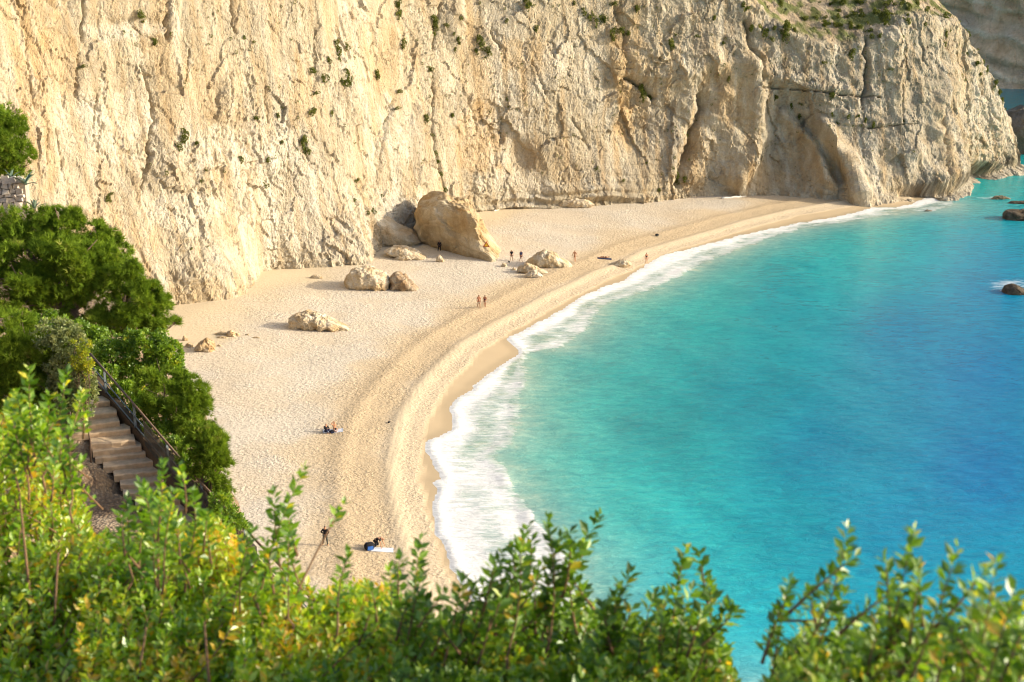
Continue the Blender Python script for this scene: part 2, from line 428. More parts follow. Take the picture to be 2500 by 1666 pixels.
# beach
xs = np.arange(-75, 106, 0.5); ys = np.arange(58, 282, 0.5)
X, Y = np.meshgrid(xs, ys, indexing='ij')
bz, dA, dW = beach_z(X, Y, True)
P3 = np.stack([X, Y, X * 0], -1)
zn = fbm(P3 / 14.0, 4); zn2 = fbm(P3 / 4.0 + 9, 3)
SX = 1.0
c_wet = np.array((0.53, 0.405, 0.25)); c_orange = np.array((0.54, 0.415, 0.26)); c_pale = np.array((0.60, 0.525, 0.415)); c_gold = np.array((0.63, 0.51, 0.335)); c_dry = np.array((0.58, 0.465, 0.315))
dd = dW + 1.4 * zn + 0.5 * zn2
def mixz(c, k, w): return c * (1 - w[..., None]) + np.asarray(k) * w[..., None]
col = np.broadcast_to(c_dry, X.shape + (3,)).copy()
col = mixz(col, c_orange, sstep(2.4, 4.5, dd) * (1 - sstep(7.5, 11, dd)))
col = mixz(col, c_pale, sstep(10, 15, dd + 3 * zn) * (1 - sstep(30, 40, dd + 6 * zn)) * (0.55 + 0.45 * sstep(-0.3, 0.4, zn + zn2 * 0.5)))
col = mixz(col, c_gold, sstep(27, 37, dd + 5 * zn))
col = mixz(col, c_gold, np.exp(-((dW - 2.7) / 0.55) ** 2) * 0.6)
wetm = 1 - sstep(-0.4, 0.25, dW + 0.25 * zn2)
col = mixz(col, c_wet, wetm)
wetshine = wetm * (1 - sstep(0.6, 1.6, dA))
col = mixz(col, c_wet * 0.8, wetshine * 0.8)
texm = (1 - wetm) * (1 - 0.65 * np.exp(-((dW - 2.7) / 0.5) ** 2)) * (1 - 0.75 * sstep(29, 40, dd + 4 * zn)) 
texm = texm * (0.75 + 0.35 * zn2)
keepf = (dA.ravel() > -9)
fa = grid_faces(*X.shape); fa = fa[keepf[fa].all(1)]
me = mesh_np('beach', np.stack([X, Y, bz], -1), fa, M_SAND, True,
             {'col': np.clip(col.reshape(-1, 3), 0, 1), 'tex': np.clip(texm.ravel(), 0, 1), 'wet': wetm.ravel() * 0.6 + wetshine.ravel() * 0.4})
beach = kind(obj('beach', me), 'structure')

# sea
pxs = np.concatenate([[-30000, -9000, -3000, -1200], np.linspace(-250, 2750, 500), [3400, 5000, 9000, 30000]])
pys = np.concatenate([[-215 + 0 * 1, -190, -140, -60], np.linspace(60, 1760, 330), [2200, 3200]])
PX, PY = np.meshgrid(pxs, pys, indexing='ij')
a_ = (PX - 1250) / FPX; b_ = (833 - PY) / FPX
dzr = -st + b_ * ct; dzr = np.minimum(dzr, -0.004); tt = -CAM_H / dzr
WX, WY = a_ * tt, (ct + b_ * st) * tt
near = (np.abs(WX) < 400) & (WY < 700) & (WY > 20)
wA = np.full(WX.shape, -300.0); wO = np.full(WX.shape, 300.0); wS = np.zeros(WX.shape)
q = near
dd_, ss_ = shore(WX[q], WY[q], True); wA[q] = dd_; wS[q] = ss_
dO = seg_dist(WX[q], WY[q], OUT)
INNER = np.vstack([OUT, WL[::-1]])
ins = inside(WX[q], WY[q], np.vstack([OUT, [[92, 300, 0], [-200, 300, 0], [-200, 20, 0], [60, 20, 0]]]))
wO[q] = np.where(ins, -dO, dO)
sd_ = np.maximum(-wA, 0)
t_ = sd_ / (sd_ + np.maximum(-wO, 0) + 1e-6)
t_ = np.where(wO > 0, 1.0, t_)
lown = np.zeros(WX.shape); lown[q] = fbm(np.stack([WX[q] / 7, WY[q] / 7, WX[q] * 0], -1), 3)
# foam amount: dense bore at the front, lace behind it, a second dense line before the outer edge
foam = 0.56 * np.exp(-(t_ / 0.33) ** 2) + 0.41 + 0.18 * np.exp(-((t_ - 0.80) / 0.16) ** 2) + 0.22 * lown
foam = np.where(wO > 0, 0.42 * np.exp(-wO / 1.1) , foam)
foam = np.where(wA > 0.5, 0, foam)
pxw, pyw, _d = project(np.stack([WX, WY, WX * 0], -1))
foam = foam + np.where((pyw > 1225) & (wO < 0), 0.16, 0) * sstep(1225, 1290, pyw)
foam = foam * np.where(pxw > 1950, 0.9, 1)
# lace round the sea rocks and along the foot of the headland
def lace(cx, cy, rx, ry, a): 
    return a * np.exp(-(((pxw - cx) / rx) ** 2 + ((pyw - cy) / ry) ** 2) ** 1.5)
foam = np.where(wO > 0, np.maximum.reduce([foam, lace(2470, 697, 85, 20, 0.5), lace(2425, 484, 58, 6, 0.52), lace(2480, 499, 55, 9, 0.34), lace(2270, 515, 55, 7, 0.42), lace(2490, 540, 40, 9, 0.35)]), foam)
edge = np.exp(-(np.maximum(-wA, 0) / 0.45) ** 2) * (wA < 0.6) * (0.55 + 0.45 * np.clip(lown + 0.6, 0, 1))
edge = np.where((wO < 0.0) , edge, 0)
# colour of the water by place (depth and bed), from points
CW = [((1350,1000),(84,190,184)),((1300,1150),(118,198,190)),((1450,900),(40,170,174)),((1600,800),(20,168,178)),((1700,700),(40,176,178)),((1560,730),(90,190,178)),((1800,620),(54,180,178)),((2000,570),(46,172,175)),
      ((2150,545),(62,180,170)),((2250,590),(60,182,205)),((2400,480),(62,185,184)),((2450,430),(40,172,172)),((2490,260),(40,128,138)),((2480,330),(40,150,158)),((1900,720),(15,150,175)),((2050,640),(60,190,200)),
      ((2200,800),(10,124,176)),((2400,700),(30,128,184)),((2400,600),(36,150,195)),((2400,900),(4,122,182)),((1800,950),(0,146,168)),((1600,1050),(8,150,160)),((2000,1100),(10,132,172)),((2400,1150),(8,120,182)),((2200,1300),(5,136,182)),
      ((1900,1300),(10,150,172)),((1700,1300),(50,184,194)),((1500,1250),(78,194,192)),((1650,1450),(42,188,204)),((1850,1560),(60,194,214)),((2300,1500),(14,162,196)),((2480,1620),(14,150,194)),((2100,1450),(14,158,190)),((1250,900),(120,195,180)),((1400,1400),(110,200,195))]
cw = np.zeros(WX.shape + (3,)); ws = np.zeros(WX.shape)
for (cx, cy), c in CW:
    w = 1 / ((((PX - cx) / 1.3) ** 2 + (PY - cy) ** 2) + 80 ** 2) ** 1.5
    cw += w[..., None] * srgb(*c); ws += w
cw /= ws[..., None]
WATER_GAIN = 0.80
cw = cw * WATER_GAIN * np.array((0.40, 1.08, 1.0))
# sandy tint where the sheet is thin, grey-green lace water under the foam
thin = np.where(wO < 0, 1.0, np.exp(-wO / 3.5))
cw = mixz(cw, np.array((0.44, 0.48, 0.39)), np.clip(thin, 0, 1) * 0.7)
cw = mixz(cw, np.array((0.50, 0.40, 0.24)), np.exp(-np.maximum(-wA, 0) / 1.2) * (wO < 0) * 0.6)
# small swell and a breaking lip
wz = np.zeros(WX.shape)
fade = sstep(0.0, 3.0, -wA)
wz[q] += 0.05 * fade[q] * np.exp(wA[q] / 30) * np.sin(wA[q] / 1.1 + 3 * perlin(np.stack([WX[q] / 20, WY[q] / 20, WX[q] * 0 + 2], -1))) * np.clip(0.5 + lown[q], 0, 1)
wz[q] += 0.10 * fade[q] * perlin(np.stack([(WX[q] + 0.6 * WY[q]) / 6, (WY[q] - 0.6 * WX[q]) / 14, WX[q] * 0], -1))
wz += 0.16 * np.exp(-((wO + 0.3) / 0.8) ** 2) * (0.4 + np.clip(lown, 0, 1)) * fade
wz += 0.10 * np.exp(-((wA + 0.5) / 0.5) ** 2) * (wA < 0)
me = mesh_np('sea', np.stack([WX, WY, wz], -1), grid_faces(*WX.shape), M_WATER, True,
             {'col': np.clip(cw.reshape(-1, 3), 0, 1), 'foam': np.clip(foam.ravel(), 0, 1.3), 'edge': np.clip(edge.ravel(), 0, 1),
              'uvw': np.stack([np.where(near, wS, WX), np.where(near, wA, WY), WX * 0 + 1], -1).reshape(-1, 3)})
sea = kind(obj('water', me), 'structure')

# ------------------------------------------------------------------ cliff
def catmull(P, n):
    P = np.asarray(P, float); Q = np.vstack([2 * P[0] - P[1], P, 2 * P[-1] - P[-2]]); out = []
    for i in range(len(P) - 1):
        p0, p1, p2, p3 = Q[i:i + 4]; t = np.linspace(0, 1, n, endpoint=False)[:, None]
        out.append(0.5 * (2 * p1 + (p2 - p0) * t + (2 * p0 - 5 * p1 + 4 * p2 - p3) * t * t + (3 * p1 - p0 - 3 * p2 + p3) * t ** 3))
    out.append(P[-1:]); return np.vstack(out)
def resample(P, step):
    s = np.concatenate([[0], np.cumsum(np.linalg.norm(np.diff(P, axis=0), axis=1))]); n = int(s[-1] / step)
    u = np.linspace(0, s[-1], n); return np.stack([np.interp(u, s, P[:, k]) for k in range(P.shape[1])], 1), u
BB = catmull([(-84, 126), (-68, 149), (-46, 176), (-24, 199), (-7, 229), (18, 243), (48, 254), (75, 263), (93, 274), (104, 288), (106, 304), (94, 322)], 40)
BB, bu = resample(BB, 0.21)
tg = np.gradient(BB, axis=0); tg /= np.linalg.norm(tg, axis=1)[:, None]
nb = np.stack([tg[:, 1], -tg[:, 0]], 1)
for _ in range(1): 
    k = np.hanning(121); k /= k.sum()
    nb = np.stack([np.convolve(np.pad(nb[:, j], 60, 'edge'), k, 'valid') for j in range(2)], 1)
nb /= np.linalg.norm(nb, axis=1)[:, None]
# foot of the cliff, traced
FOOT = [(415,745,1.8),(500,742,1.8),(560,735,1.8),(610,722,1.8),(628,690,1.8),(640,662,1.9),(700,657,1.9),(760,654,1.9),(840,650,1.9),(895,648,1.9),(925,640,1.9),(922,605,2),(960,585,2),(1040,555,2),(1120,530,2),(1175,513,2),
        (1250,507,2),(1330,506,2),(1400,503,2),(1450,497,2),(1600,484,2),(1680,475,2),(1750,471,2),(1810,471,2),(1850,467,2),(1900,465,2),(1960,467,2),(2060,469,1.8),(2085,480,1.5),(2110,490,1.2),(2200,493,0.3),(2260,493,0),(2350,488,0),(2362,470,0),(2364,448,0),(2400,444,0),(2440,440,0),(2462,425,0)]
fp = np.array([G(x, y, z) for x, y, z in FOOT])
fu, fo = [], []
for p in fp:
    d = BB - p[:2]; i = int(np.argmin((d ** 2).sum(1))); fu.append(bu[i]); fo.append(float(-(d[i] * nb[i]).sum()))
o_ = np.argsort(fu); fu = np.array(fu)[o_]; fo = np.array(fo)[o_]
foot = np.interp(bu, fu, fo, left=1.0, right=0.0)
k = np.hanning(17); k /= k.sum(); foot = np.convolve(np.pad(foot, 8, 'edge'), k, 'valid')
k = np.hanning(161); k /= k.sum(); footS = np.convolve(np.pad(foot, 80, 'edge'), k, 'valid')
vv = np.concatenate([np.arange(-2.5, 42, 0.22), np.linspace(42, 82, 34)[1:]])
U, Vv = np.meshgrid(bu, vv, indexing='ij')
# where the wall breaks back into a grassy slope (headland)
bpx = np.interp(bu, fu, np.array([f[0] for f in FOOT])[o_], left=0, right=2500)
z0 = np.interp(bpx, [0, 1500, 1750, 1850, 1960, 2100, 2200, 2300, 2380, 2440, 2490, 2500], [95, 95, 58, 34, 28.5, 26.5, 28, 33, 30, 22, 12, 10])
k = np.hanning(61); k /= k.sum(); z0 = np.convolve(np.pad(z0, 30, 'edge'), k, 'valid')
lean = np.interp(bpx, [0, 600, 1000, 1400, 1800, 2200, 2400], [0.20, 0.20, 0.20, 0.20, 0.16, 0.20, 0.22])
over = np.maximum(Vv - z0[:, None], 0); low = np.minimum(Vv, z0[:, None])
Zc = low + over * 0.62
back = lean[:, None] * low + over * 0.78
flare = np.exp(-np.maximum(low, 0) / 7.0)
offs = footS[:, None] * (0.4 + 0.6 * np.exp(-np.maximum(low, 0) / 14)) + (foot - footS)[:, None] * flare + 1.6 * flare - 1.6 - back
S0 = np.stack([BB[:, 0, None] + nb[:, 0, None] * offs, BB[:, 1, None] + nb[:, 1, None] * offs, Zc], -1)
# the foot lies where it was traced: push by the flare rest
S0[..., 0] += nb[:, 0, None] * 0; S0[..., 1] += 0
Nn = np.cross(np.gradient(S0, axis=0), np.gradient(S0, axis=1)); Nn /= np.linalg.norm(Nn, axis=-1)[..., None]
if (Nn[..., :2] * nb[:, None, :]).sum(-1).mean() < 0: Nn = -Nn
cpx, cpy, _ = project(S0)
slope = sstep(0, 3, over)
right = sstep(1350, 1750, cpx)
W3 = np.stack([U, Vv * 1.0, U * 0], -1)
def SC(a, b, k=0.0): return np.stack([U / a, Vv / b, U * 0 + k], -1)
d = 1.3 * fbm(SC(19, 30), 3)
warp = 1.2 * perlin(SC(6, 9, 5))
def crease(P, w): return np.exp(-(perlin(P) / w) ** 2)          # thin joints where the noise changes sign
d += 0.16 * (ridged(np.stack([(U + warp) / 5.0, Vv / 22, U * 0 + 2], -1), 3) - 0.6)
shear = np.stack([(U + 0.7 * Vv) / 6.0, (Vv - 0.35 * U) / 7.0, U * 0 + 8], -1)
d += right * 0.45 * (ridged(shear, 4) - 0.6)
jag = 0.55 * fbm(SC(1.6, 2.0, 33), 3); jag2 = 0.55 * fbm(SC(1.6, 2.0, 37), 3)
patchy = sstep(-0.20, 0.60, fbm(SC(11, 13, 27), 3) + 0.5 * np.exp(-np.maximum(Vv, 0) / 7))
d += (0.26 + 0.10 * right) * facets(np.stack([(U + jag) / 5.2, (Vv + jag2 + 0.3 * U) / 9.5, U * 0], -1), 41)
d += (0.09 + 0.13 * patchy) * facets(np.stack([(U + jag + 0.25 * Vv) / 1.9, (Vv + jag2) / 3.0, U * 0], -1), 42)
d += (0.045 + 0.10 * patchy) * facets(np.stack([U / 0.75 + 0.5 * jag, Vv / 0.95 + 0.5 * jag2, U * 0], -1), 43)
d += 0.10 * patchy * ridged(SC(1.0, 1.2, 14), 3)
d -= 0.30 * crease(np.stack([(U + 2.2 * jag) / 7.5, (Vv + jag2) / 20, U * 0 + 51], -1), 0.022) * sstep(0.05, 0.3, perlin(SC(13, 12, 52)))
d -= 0.28 * crease(np.stack([(U + 0.6 * Vv + 2.0 * jag) / 9, (Vv + 2 * jag2) / 10, U * 0 + 61], -1), 0.022) * sstep(0.05, 0.3, perlin(SC(10, 10, 62)))
d += np.random.default_rng(8).normal(0, 0.022, U.shape)
# bedding ledges
bed = perlin(np.stack([U / 40, (Vv + 0.06 * U + 0.8 * perlin(SC(9, 9, 31))) / 0.9, U * 0 + 40], -1))
d += 0.22 * bed * (0.25 + 0.75 * right) * (0.4 + sstep(0, 0.5, perlin(SC(14, 10, 44))))
bedlow = np.exp(-((Vv - 2.6) / 2.4) ** 2) * sstep(1130, 1220, cpx) * (1 - sstep(1500, 1640, cpx))
d += 0.9 * bedlow * bed
# soil slope on the headland is smooth
d = d * (1 - 0.5 * slope)
# traced cracks, gullies, caves and buttresses (positions as seen on the wall, depth in metres)
CR = [([(201,0),(203,50),(202,95)],7,1.3),([(192,130),(187,240)],5,.6),([(405,0),(400,45),(408,95)],6,1.1),([(393,139),(398,180)],4,.5),([(555,0),(557,50),(567,82)],6,1.1),
      ([(348,164),(371,234),(378,299),(368,348),(368,398),(348,458)],7,1.3),([(345,440),(350,470)],5,.6),([(455,124),(453,200)],4,.7),([(551,186),(547,300)],6,.9),([(239,229),(226,323),(239,371)],4,.7),
      ([(137,318),(142,370),(150,413)],7,.9),([(597,473),(590,520),(575,567)],4,.7),([(918,179),(915,249)],6,1.0),([(925,323),(918,380),(920,448)],6,1.2),([(960,249),(940,308),(930,398),(926,470)],7,1.4),
      ([(843,199),(846,290)],6,.9),([(880,235),(885,310)],5,.7),([(1072,13),(1063,58),(1054,120)],7,1.3),([(1054,179),(1050,313),(1068,402),(1086,469)],6,.9),([(1195,80),(1200,100),(1217,118)],6,.9),
      ([(1532,192),(1562,212),(1597,241)],8,1.5),([(1712,240),(1690,300),(1675,345),(1668,402),(1642,450)],16,2.8),([(1500,20),(1530,110),(1520,190)],12,.8),([(320,45),(345,85),(380,100)],5,.5),
      ([(480,470),(482,640)],10,.6),([(660,570),(665,610)],8,.5),([(2107,98),(2112,180),(2106,250)],8,1.3),([(1850,215),(1950,220),(2060,235),(2150,238)],4,.7),([(2000,300),(2120,312),(2240,300)],4,.6),
      ([(1820,60),(1840,130),(1848,190)],14,1.6),([(2289,263),(2296,330),(2310,430)],8,1.0),([(2200,200),(2205,300)],6,.7),([(2390,210),(2440,330),(2455,400)],6,1.0),([(700,300),(704,420)],5,.5),([(770,60),(775,190)],8,.6),
      ([(1295,150),(1330,230)],5,.5),([(1395,290),(1440,360)],6,.6),([(1230,300),(1225,350)],7,.7),([(1140,240),(1165,300)],6,.6),([(640,200),(652,300)],5,.6),([(60,100),(66,230)],6,.6),([(110,300),(105,400)],6,.5)]
for poly, w, dep in CR:
    pl = np.array(poly, float); m = (cpx > pl[:,0].min() - 6*w) & (cpx < pl[:,0].max() + 6*w) & (cpy > pl[:,1].min() - 6*w) & (cpy < pl[:,1].max() + 6*w)
    if not m.any(): continue
    jig = 0.9 * w * fbm(np.stack([cpy[m] / (4*w), cpx[m] / (9*w), cpx[m] * 0 + w], -1), 3)
    ds = seg_dist(cpx[m] + jig, cpy[m], pl)
    side = np.where(cpx[m] + jig > np.interp(cpy[m], np.sort(pl[:,1]), pl[np.argsort(pl[:,1]), 0]), 1.0, -1.0)
    if pl[:, 0].max() < 1000: dep *= 0.65
    d[m] -= dep * np.exp(-(ds / (0.75 * w)) ** 2) * (0.7 + 0.3 * side)
    d[m] += -0.22 * dep * np.exp(-(ds / (3 * w)) ** 2) * side          # one lip stands proud of the other
BL = [(1269,384,30,46,0,-1.2),(1931,345,78,120,0,-3.6),(1800,395,35,50,0,0.6),(1560,310,40,110,0,-0.9),(1180,330,60,80,0,-0.8),(2401,420,38,20,0,-3.0),(2250,468,80,12,0,-1.4),(2290,440,40,25,0,1.0),
      (890,560,50,70,0,0.8),(520,680,90,50,0,1.0),(550,245,18,60,0,0.8),(420,30,16,60,0,0.8),(1110,60,25,60,0,0.9),(960,330,40,120,0,0.9),(2200,400,90,60,0,0.8),(1600,150,80,50,0,0.9),(1440,470,100,18,0,1.2),(330,60,90,18,0,-0.5),(620,400,70,30,0,0.5)]
for cx, cy, rx, ry, rt, dep in BL:
    e = ((cpx - cx) / rx) ** 2 + ((cpy - cy) / ry) ** 2
    d += dep * np.exp(-e ** 1.6)
RG = [([(1924,281),(1991,351),(2009,438),(2037,466)],15,1.6),([(2009,305),(2068,386),(2107,484)],17,2.4),([(1833,158),(1868,333),(1805,438)],26,2.0),([(1974,300),(2050,438)],13,-1.3),([(2312,180),(2290,263),(2330,420)],22,1.3),
      ([(1860,170),(1950,215),(2060,220)],18,1.0),([(2180,100),(2200,250),(2230,380)],24,1.0),([(1650,190),(1740,150)],30,1.2),([(1700,430),(1740,300),(1770,230)],24,1.0)]
for poly, w, dep in RG:
    ds = seg_dist(cpx, cpy, poly); d += dep * np.exp(-(ds / w) ** 2)
# sea-cut notch at the water line of the headland
d -= 1.1 * np.exp(-((Zc - 1.4) / 1.0) ** 2) * sstep(2180, 2240, cpx)
SF = S0 + Nn * d[..., None]
# rock colours: cream, ochre stains, chalky scars, grey weathering
cn = fbm(SC(15, 30, 60), 4); cn2 = fbm(SC(5, 16, 70), 4); cn3 = fbm(SC(2.2, 3.0, 80), 3)
K = lambda *c: np.array(c)
cc = np.broadcast_to(K(0.56, 0.485, 0.35), U.shape + (3,)).copy()
cc = mixz(cc, K(0.66, 0.60, 0.48), sstep(0.0, 0.55, cn) * 0.8)
cc = mixz(cc, K(0.58, 0.42, 0.225), sstep(0.10, 0.65, cn2) * 0.5 * (1 - 0.3 * right))
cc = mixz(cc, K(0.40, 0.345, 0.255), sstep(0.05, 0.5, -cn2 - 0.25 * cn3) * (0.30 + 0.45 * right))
def patch(c, k, cx, cy, rx, ry, a):
    e = ((cpx - cx) / rx) ** 2 + ((cpy - cy) / ry) ** 2 + 0.8 * cn3 + 0.5 * cn2
    return mixz(c, k, a * (1 - sstep(0.35, 1.3, e)))
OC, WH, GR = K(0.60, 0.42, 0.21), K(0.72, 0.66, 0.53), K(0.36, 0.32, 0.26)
for a in [(110,230,90,210,.5),(60,60,70,120,.4),(1170,330,60,90,.55),(1290,140,70,50,.45),(1530,170,45,140,.6),(1530,290,30,80,.55),(1790,240,50,80,.5),(1700,380,45,90,.5),(1860,430,60,40,.4),(2040,420,40,70,.5),(480,230,120,110,.25),(930,120,80,140,.3),(270,560,120,60,.3),(500,720,110,30,.3),(1290,400,60,70,.3)]: cc = patch(cc, OC, *a)
for a in [(260,320,120,110,.7),(560,370,150,60,.8),(620,480,90,110,.7),(320,70,130,30,.7),(1400,140,90,40,.5),(960,520,110,60,.8),(960,330,50,100,.6),(620,620,120,60,.5),(440,520,120,60,.6),(2410,290,90,80,.5),(2170,100,70,60,.4),(1250,450,120,30,.5)]: cc = patch(cc, WH, *a)
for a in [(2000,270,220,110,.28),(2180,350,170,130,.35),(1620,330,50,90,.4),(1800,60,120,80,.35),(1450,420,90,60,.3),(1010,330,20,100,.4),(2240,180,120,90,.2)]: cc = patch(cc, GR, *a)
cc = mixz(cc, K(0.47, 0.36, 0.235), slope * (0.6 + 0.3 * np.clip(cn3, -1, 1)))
grass = sstep(0.05, 0.5, fbm(SC(3, 4, 90), 4) + 0.28) * slope
cc = mixz(cc, K(0.17, 0.20, 0.06), grass * 0.9)
tide = sstep(2205, 2260, cpx) * np.exp(-((Zc - 2.6) / 1.0) ** 2)
cc = mixz(cc, K(0.15, 0.12, 0.09), np.clip(tide * (0.8 + cn3), 0, 0.85))
cc = mixz(cc, K(0.5, 0.46, 0.37), sstep(2205, 2260, cpx) * (1 - sstep(1.0, 1.9, Zc)) * 0.7)
strk = fbm(np.stack([(U + 0.4 * warp) / 1.3, Vv / 16, U * 0 + 120], -1), 4)
cc = mixz(cc, K(0.52, 0.37, 0.20), sstep(0.15, 0.6, strk) * 0.45 * (1 - slope))
cc = mixz(cc, K(0.70, 0.63, 0.50), sstep(0.15, 0.6, -strk) * 0.45 * (1 - slope))
CLIFF_GAIN = 0.76
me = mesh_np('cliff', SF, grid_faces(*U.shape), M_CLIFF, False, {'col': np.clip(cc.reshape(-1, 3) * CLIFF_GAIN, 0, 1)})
cliff = kind(obj('cliff', me), 'structure')
spx, spy, sdep = project(SF)
vis_ok = (U < 1e9)
def on_cliff(px, py):
    e = (spx - px) ** 2 + (spy - py) ** 2 + 0.02 * (sdep - sdep.min())
    i = np.unravel_index(int(np.argmin(e)), e.shape)
    return SF[i], Nn[i]

# far cliff across the next bay
FB, fbu = resample(catmull([(70, 520), (118, 475), (150, 440), (185, 418), (240, 400), (300, 360)], 30), 1.0)
ft_ = np.gradient(FB, axis=0); ft_ /= np.linalg.norm(ft_, axis=1)[:, None]; fnb = np.stack([ft_[:, 1], -ft_[:, 0]], 1)
fv = np.arange(-3, 90, 0.6); FU, FV = np.meshgrid(fbu, fv, indexing='ij')
fd = 4.0 * fbm(np.stack([FU / 30, FV / 40, FU * 0], -1), 4) + 1.6 * ridged(np.stack([(FU + 0.8 * FV) / 9, FV / 12, FU * 0 + 3], -1), 4) + 1.2 * perlin(np.stack([FU / 60, (FV + 0.2 * FU) / 3.0, FU * 0 + 7], -1)) - 0.22 * FV
FS = np.stack([FB[:, 0, None] + fnb[:, 0, None] * fd, FB[:, 1, None] + fnb[:, 1, None] * fd, FV], -1)
fc = np.broadcast_to(K(0.78, 0.55, 0.35), FU.shape + (3,)).copy()
fc = mixz(fc, K(0.72, 0.45, 0.25), sstep(0.1, 0.6, fbm(np.stack([FU / 12, FV / 40, FU * 0 + 5], -1), 3)) * 0.8)
strata = perlin(np.stack([FU / 80, (FV + 0.22 * FU + 2 * fbm(np.stack([FU / 18, FV / 18, FU * 0], -1), 2)) / 2.2, FU * 0 + 25], -1))
fd2 = 1.0 * strata
fc = mixz(fc, K(0.84, 0.68, 0.48), sstep(0.05, 0.45, strata) * 0.6)
fc = mixz(fc, K(0.42, 0.31, 0.21), sstep(0.1, 0.45, -strata) * 0.6)
FS[..., 1] -= fd2
fc = mixz(fc, K(0.56, 0.43, 0.31), sstep(0.1, 0.6, fbm(np.stack([FU / 20, FV / 12, FU * 0 + 15], -1), 3)) * 0.7)
me = mesh_np('far_cliff', FS, grid_faces(*FU.shape), M_FAR, True, {'col': fc.reshape(-1, 3)})
kind(obj('far_cliff', me), 'structure')

# ------------------------------------------------------------------ hillside the camera stands on
EDGE = np.array([(30, -14), (9, -2), (5.5, 2.6), (2.7, 4.9), (0, 6.0), (-2.5, 8.5), (-4.6, 16), (-6.4, 27), (-7.7, 37), (-10.4, 45), (-14.6, 57), (-20, 67), (-30, 80), (-60, 92), (-120, 96)], float)
HCTL = np.array([(0, 0, 48.3), (6, -4, 48.2), (1, 4, 46.9), (3, 3.5, 46.8), (-2, 5.5, 46.7), (-4, 6, 46.6), (-5.0, 14, 39.5), (-6, 20, 35), (-4.5, 20, 34), (-7, 29, 31.0), (-6.4, 25, 32.5), (-7.2, 33, 30.5), (-4, 11, 41), (-7.4, 37, 31.1), (-9.6, 40.5, 32.3), (-11.6, 42, 33.3), (-13.6, 43.5, 34.3), (-15.2, 45.5, 35.3), (-12.6, 39.2, 32.9), (-14, 41, 33.8), (-10.6, 46, 31.6),
                 (-13, 33, 36.0), (-17.4, 55, 33.6), (-13.2, 57, 31.5), (-20, 50, 36.0), (-24, 70, 35.4), (-22, 45, 38), (-20, 66, 34.0), (-30, 80, 34), (-34, 60, 40), (-30, 40, 42), (-24, 25, 44.5), (-20, 10, 48), (-60, 60, 52), (-60, 20, 56), (-100, 50, 62), (-10, 8, 46.6), (-12, 22, 41), (0, -12, 50), (-40, -10, 56), (20, -14, 50)], float)
step_px = [(178,268,985),(165,285,1012),(190,292,1035),(180,318,1055),(222,330,1080),(226,345,1096),(232,355,1112),(252,375,1133),(278,385,1155),(294,400,1178),(300,420,1200),(330,445,1225),(350,460,1248),(372,480,1275),(395,505,1305),(420,530,1335),(445,560,1368),(475,590,1400),(500,620,1435)]
STEP_C = [(*((G(a, c + 6, 34.75 - 0.172 * k) + G(b, c - 6, 34.75 - 0.172 * k)) / 2)[:2], 34.75 - 0.172 * k) for k, (a, b, c) in enumerate(step_px)]
def hill_z(X, Y):
    X = np.asarray(X, float); Y = np.asarray(Y, float)
    s = 0; w_ = 0
    for x, y, z in HCTL:
        w = 1 / ((X - x) ** 2 + (Y - y) ** 2 + 0.6) ** 1.6
        s = s + w * z; w_ = w_ + w
    z = s / w_
    de = seg_dist(X, Y, EDGE)
    ins_ = inside(X, Y, np.vstack([EDGE, [[-140, 90], [-140, -40], [30, -40]]]))
    z = z + 0.12 * fbm(np.stack([X / 2.2, Y / 2.2, X * 0], -1), 4)
    out = np.where(ins_, 0, de)
    z = z - 1.4 * np.minimum(out, 0.8) - 7.0 * np.maximum(out - 0.8, 0)
    for sx_, sy_, sz_ in STEP_C:
        z = np.where(((X - sx_) / 1.15) ** 2 + ((Y - sy_ - 0.15) / 0.75) ** 2 < 1, np.minimum(z, sz_ - 0.16), z)
    return np.maximum(z, -3.5)
hx = np.concatenate([np.arange(-120, -30, 2.0), np.arange(-30, 14, 0.3), np.arange(14, 40, 2.0)]); hy = np.concatenate([np.arange(-30, 0, 2.0), np.arange(0, 62, 0.35), np.arange(62, 118, 1.2)])
HX, HY = np.meshgrid(hx, hy, indexing='ij')
HZ = hill_z(HX, HY)
def earth_material():
    m, ns, ls, b = new_mat('earth'); vec = mapping(ns, ls)
    n1 = noise_node(ns, ls, 0.5, 5, 0.6, vec); n2 = noise_node(ns, ls, 7, 5, 0.7, vec)
    vo = ns.new('ShaderNodeTexVoronoi'); vo.inputs['Scale'].default_value = 9; ls.new(vec, vo.inputs['Vector'])
    c = ramp(ns, ls, n1.outputs['Fac'], [(0.35, (0.16, 0.10, 0.055)), (0.5, (0.28, 0.195, 0.115)), (0.65, (0.46, 0.36, 0.245))])
    c = mixc(ns, ls, c, ramp(ns, ls, vo.outputs['Distance'], [(0.1, (1.2, 1.2, 1.2)), (0.6, (0.65, 0.6, 0.55))]), 0.8, 'MULTIPLY')
    ls.new(c, b.inputs['Base Color']); b.inputs['Roughness'].default_value = 0.95
    n_ = bump(ns, ls, vo.outputs['Distance'], 0.8, -0.08); n_ = bump(ns, ls, n2.outputs['Fac'], 0.8, 0.06, n_); ls.new(n_, b.inputs['Normal'])
    return m
M_EARTH = earth_material()
hill = kind(obj('hillside', mesh_np('hillside', np.stack([HX, HY, HZ], -1), grid_faces(*HX.shape), M_EARTH, True)), 'structure')
def hz1(x, y): return float(hill_z(np.array([x]), np.array([y]))[0])

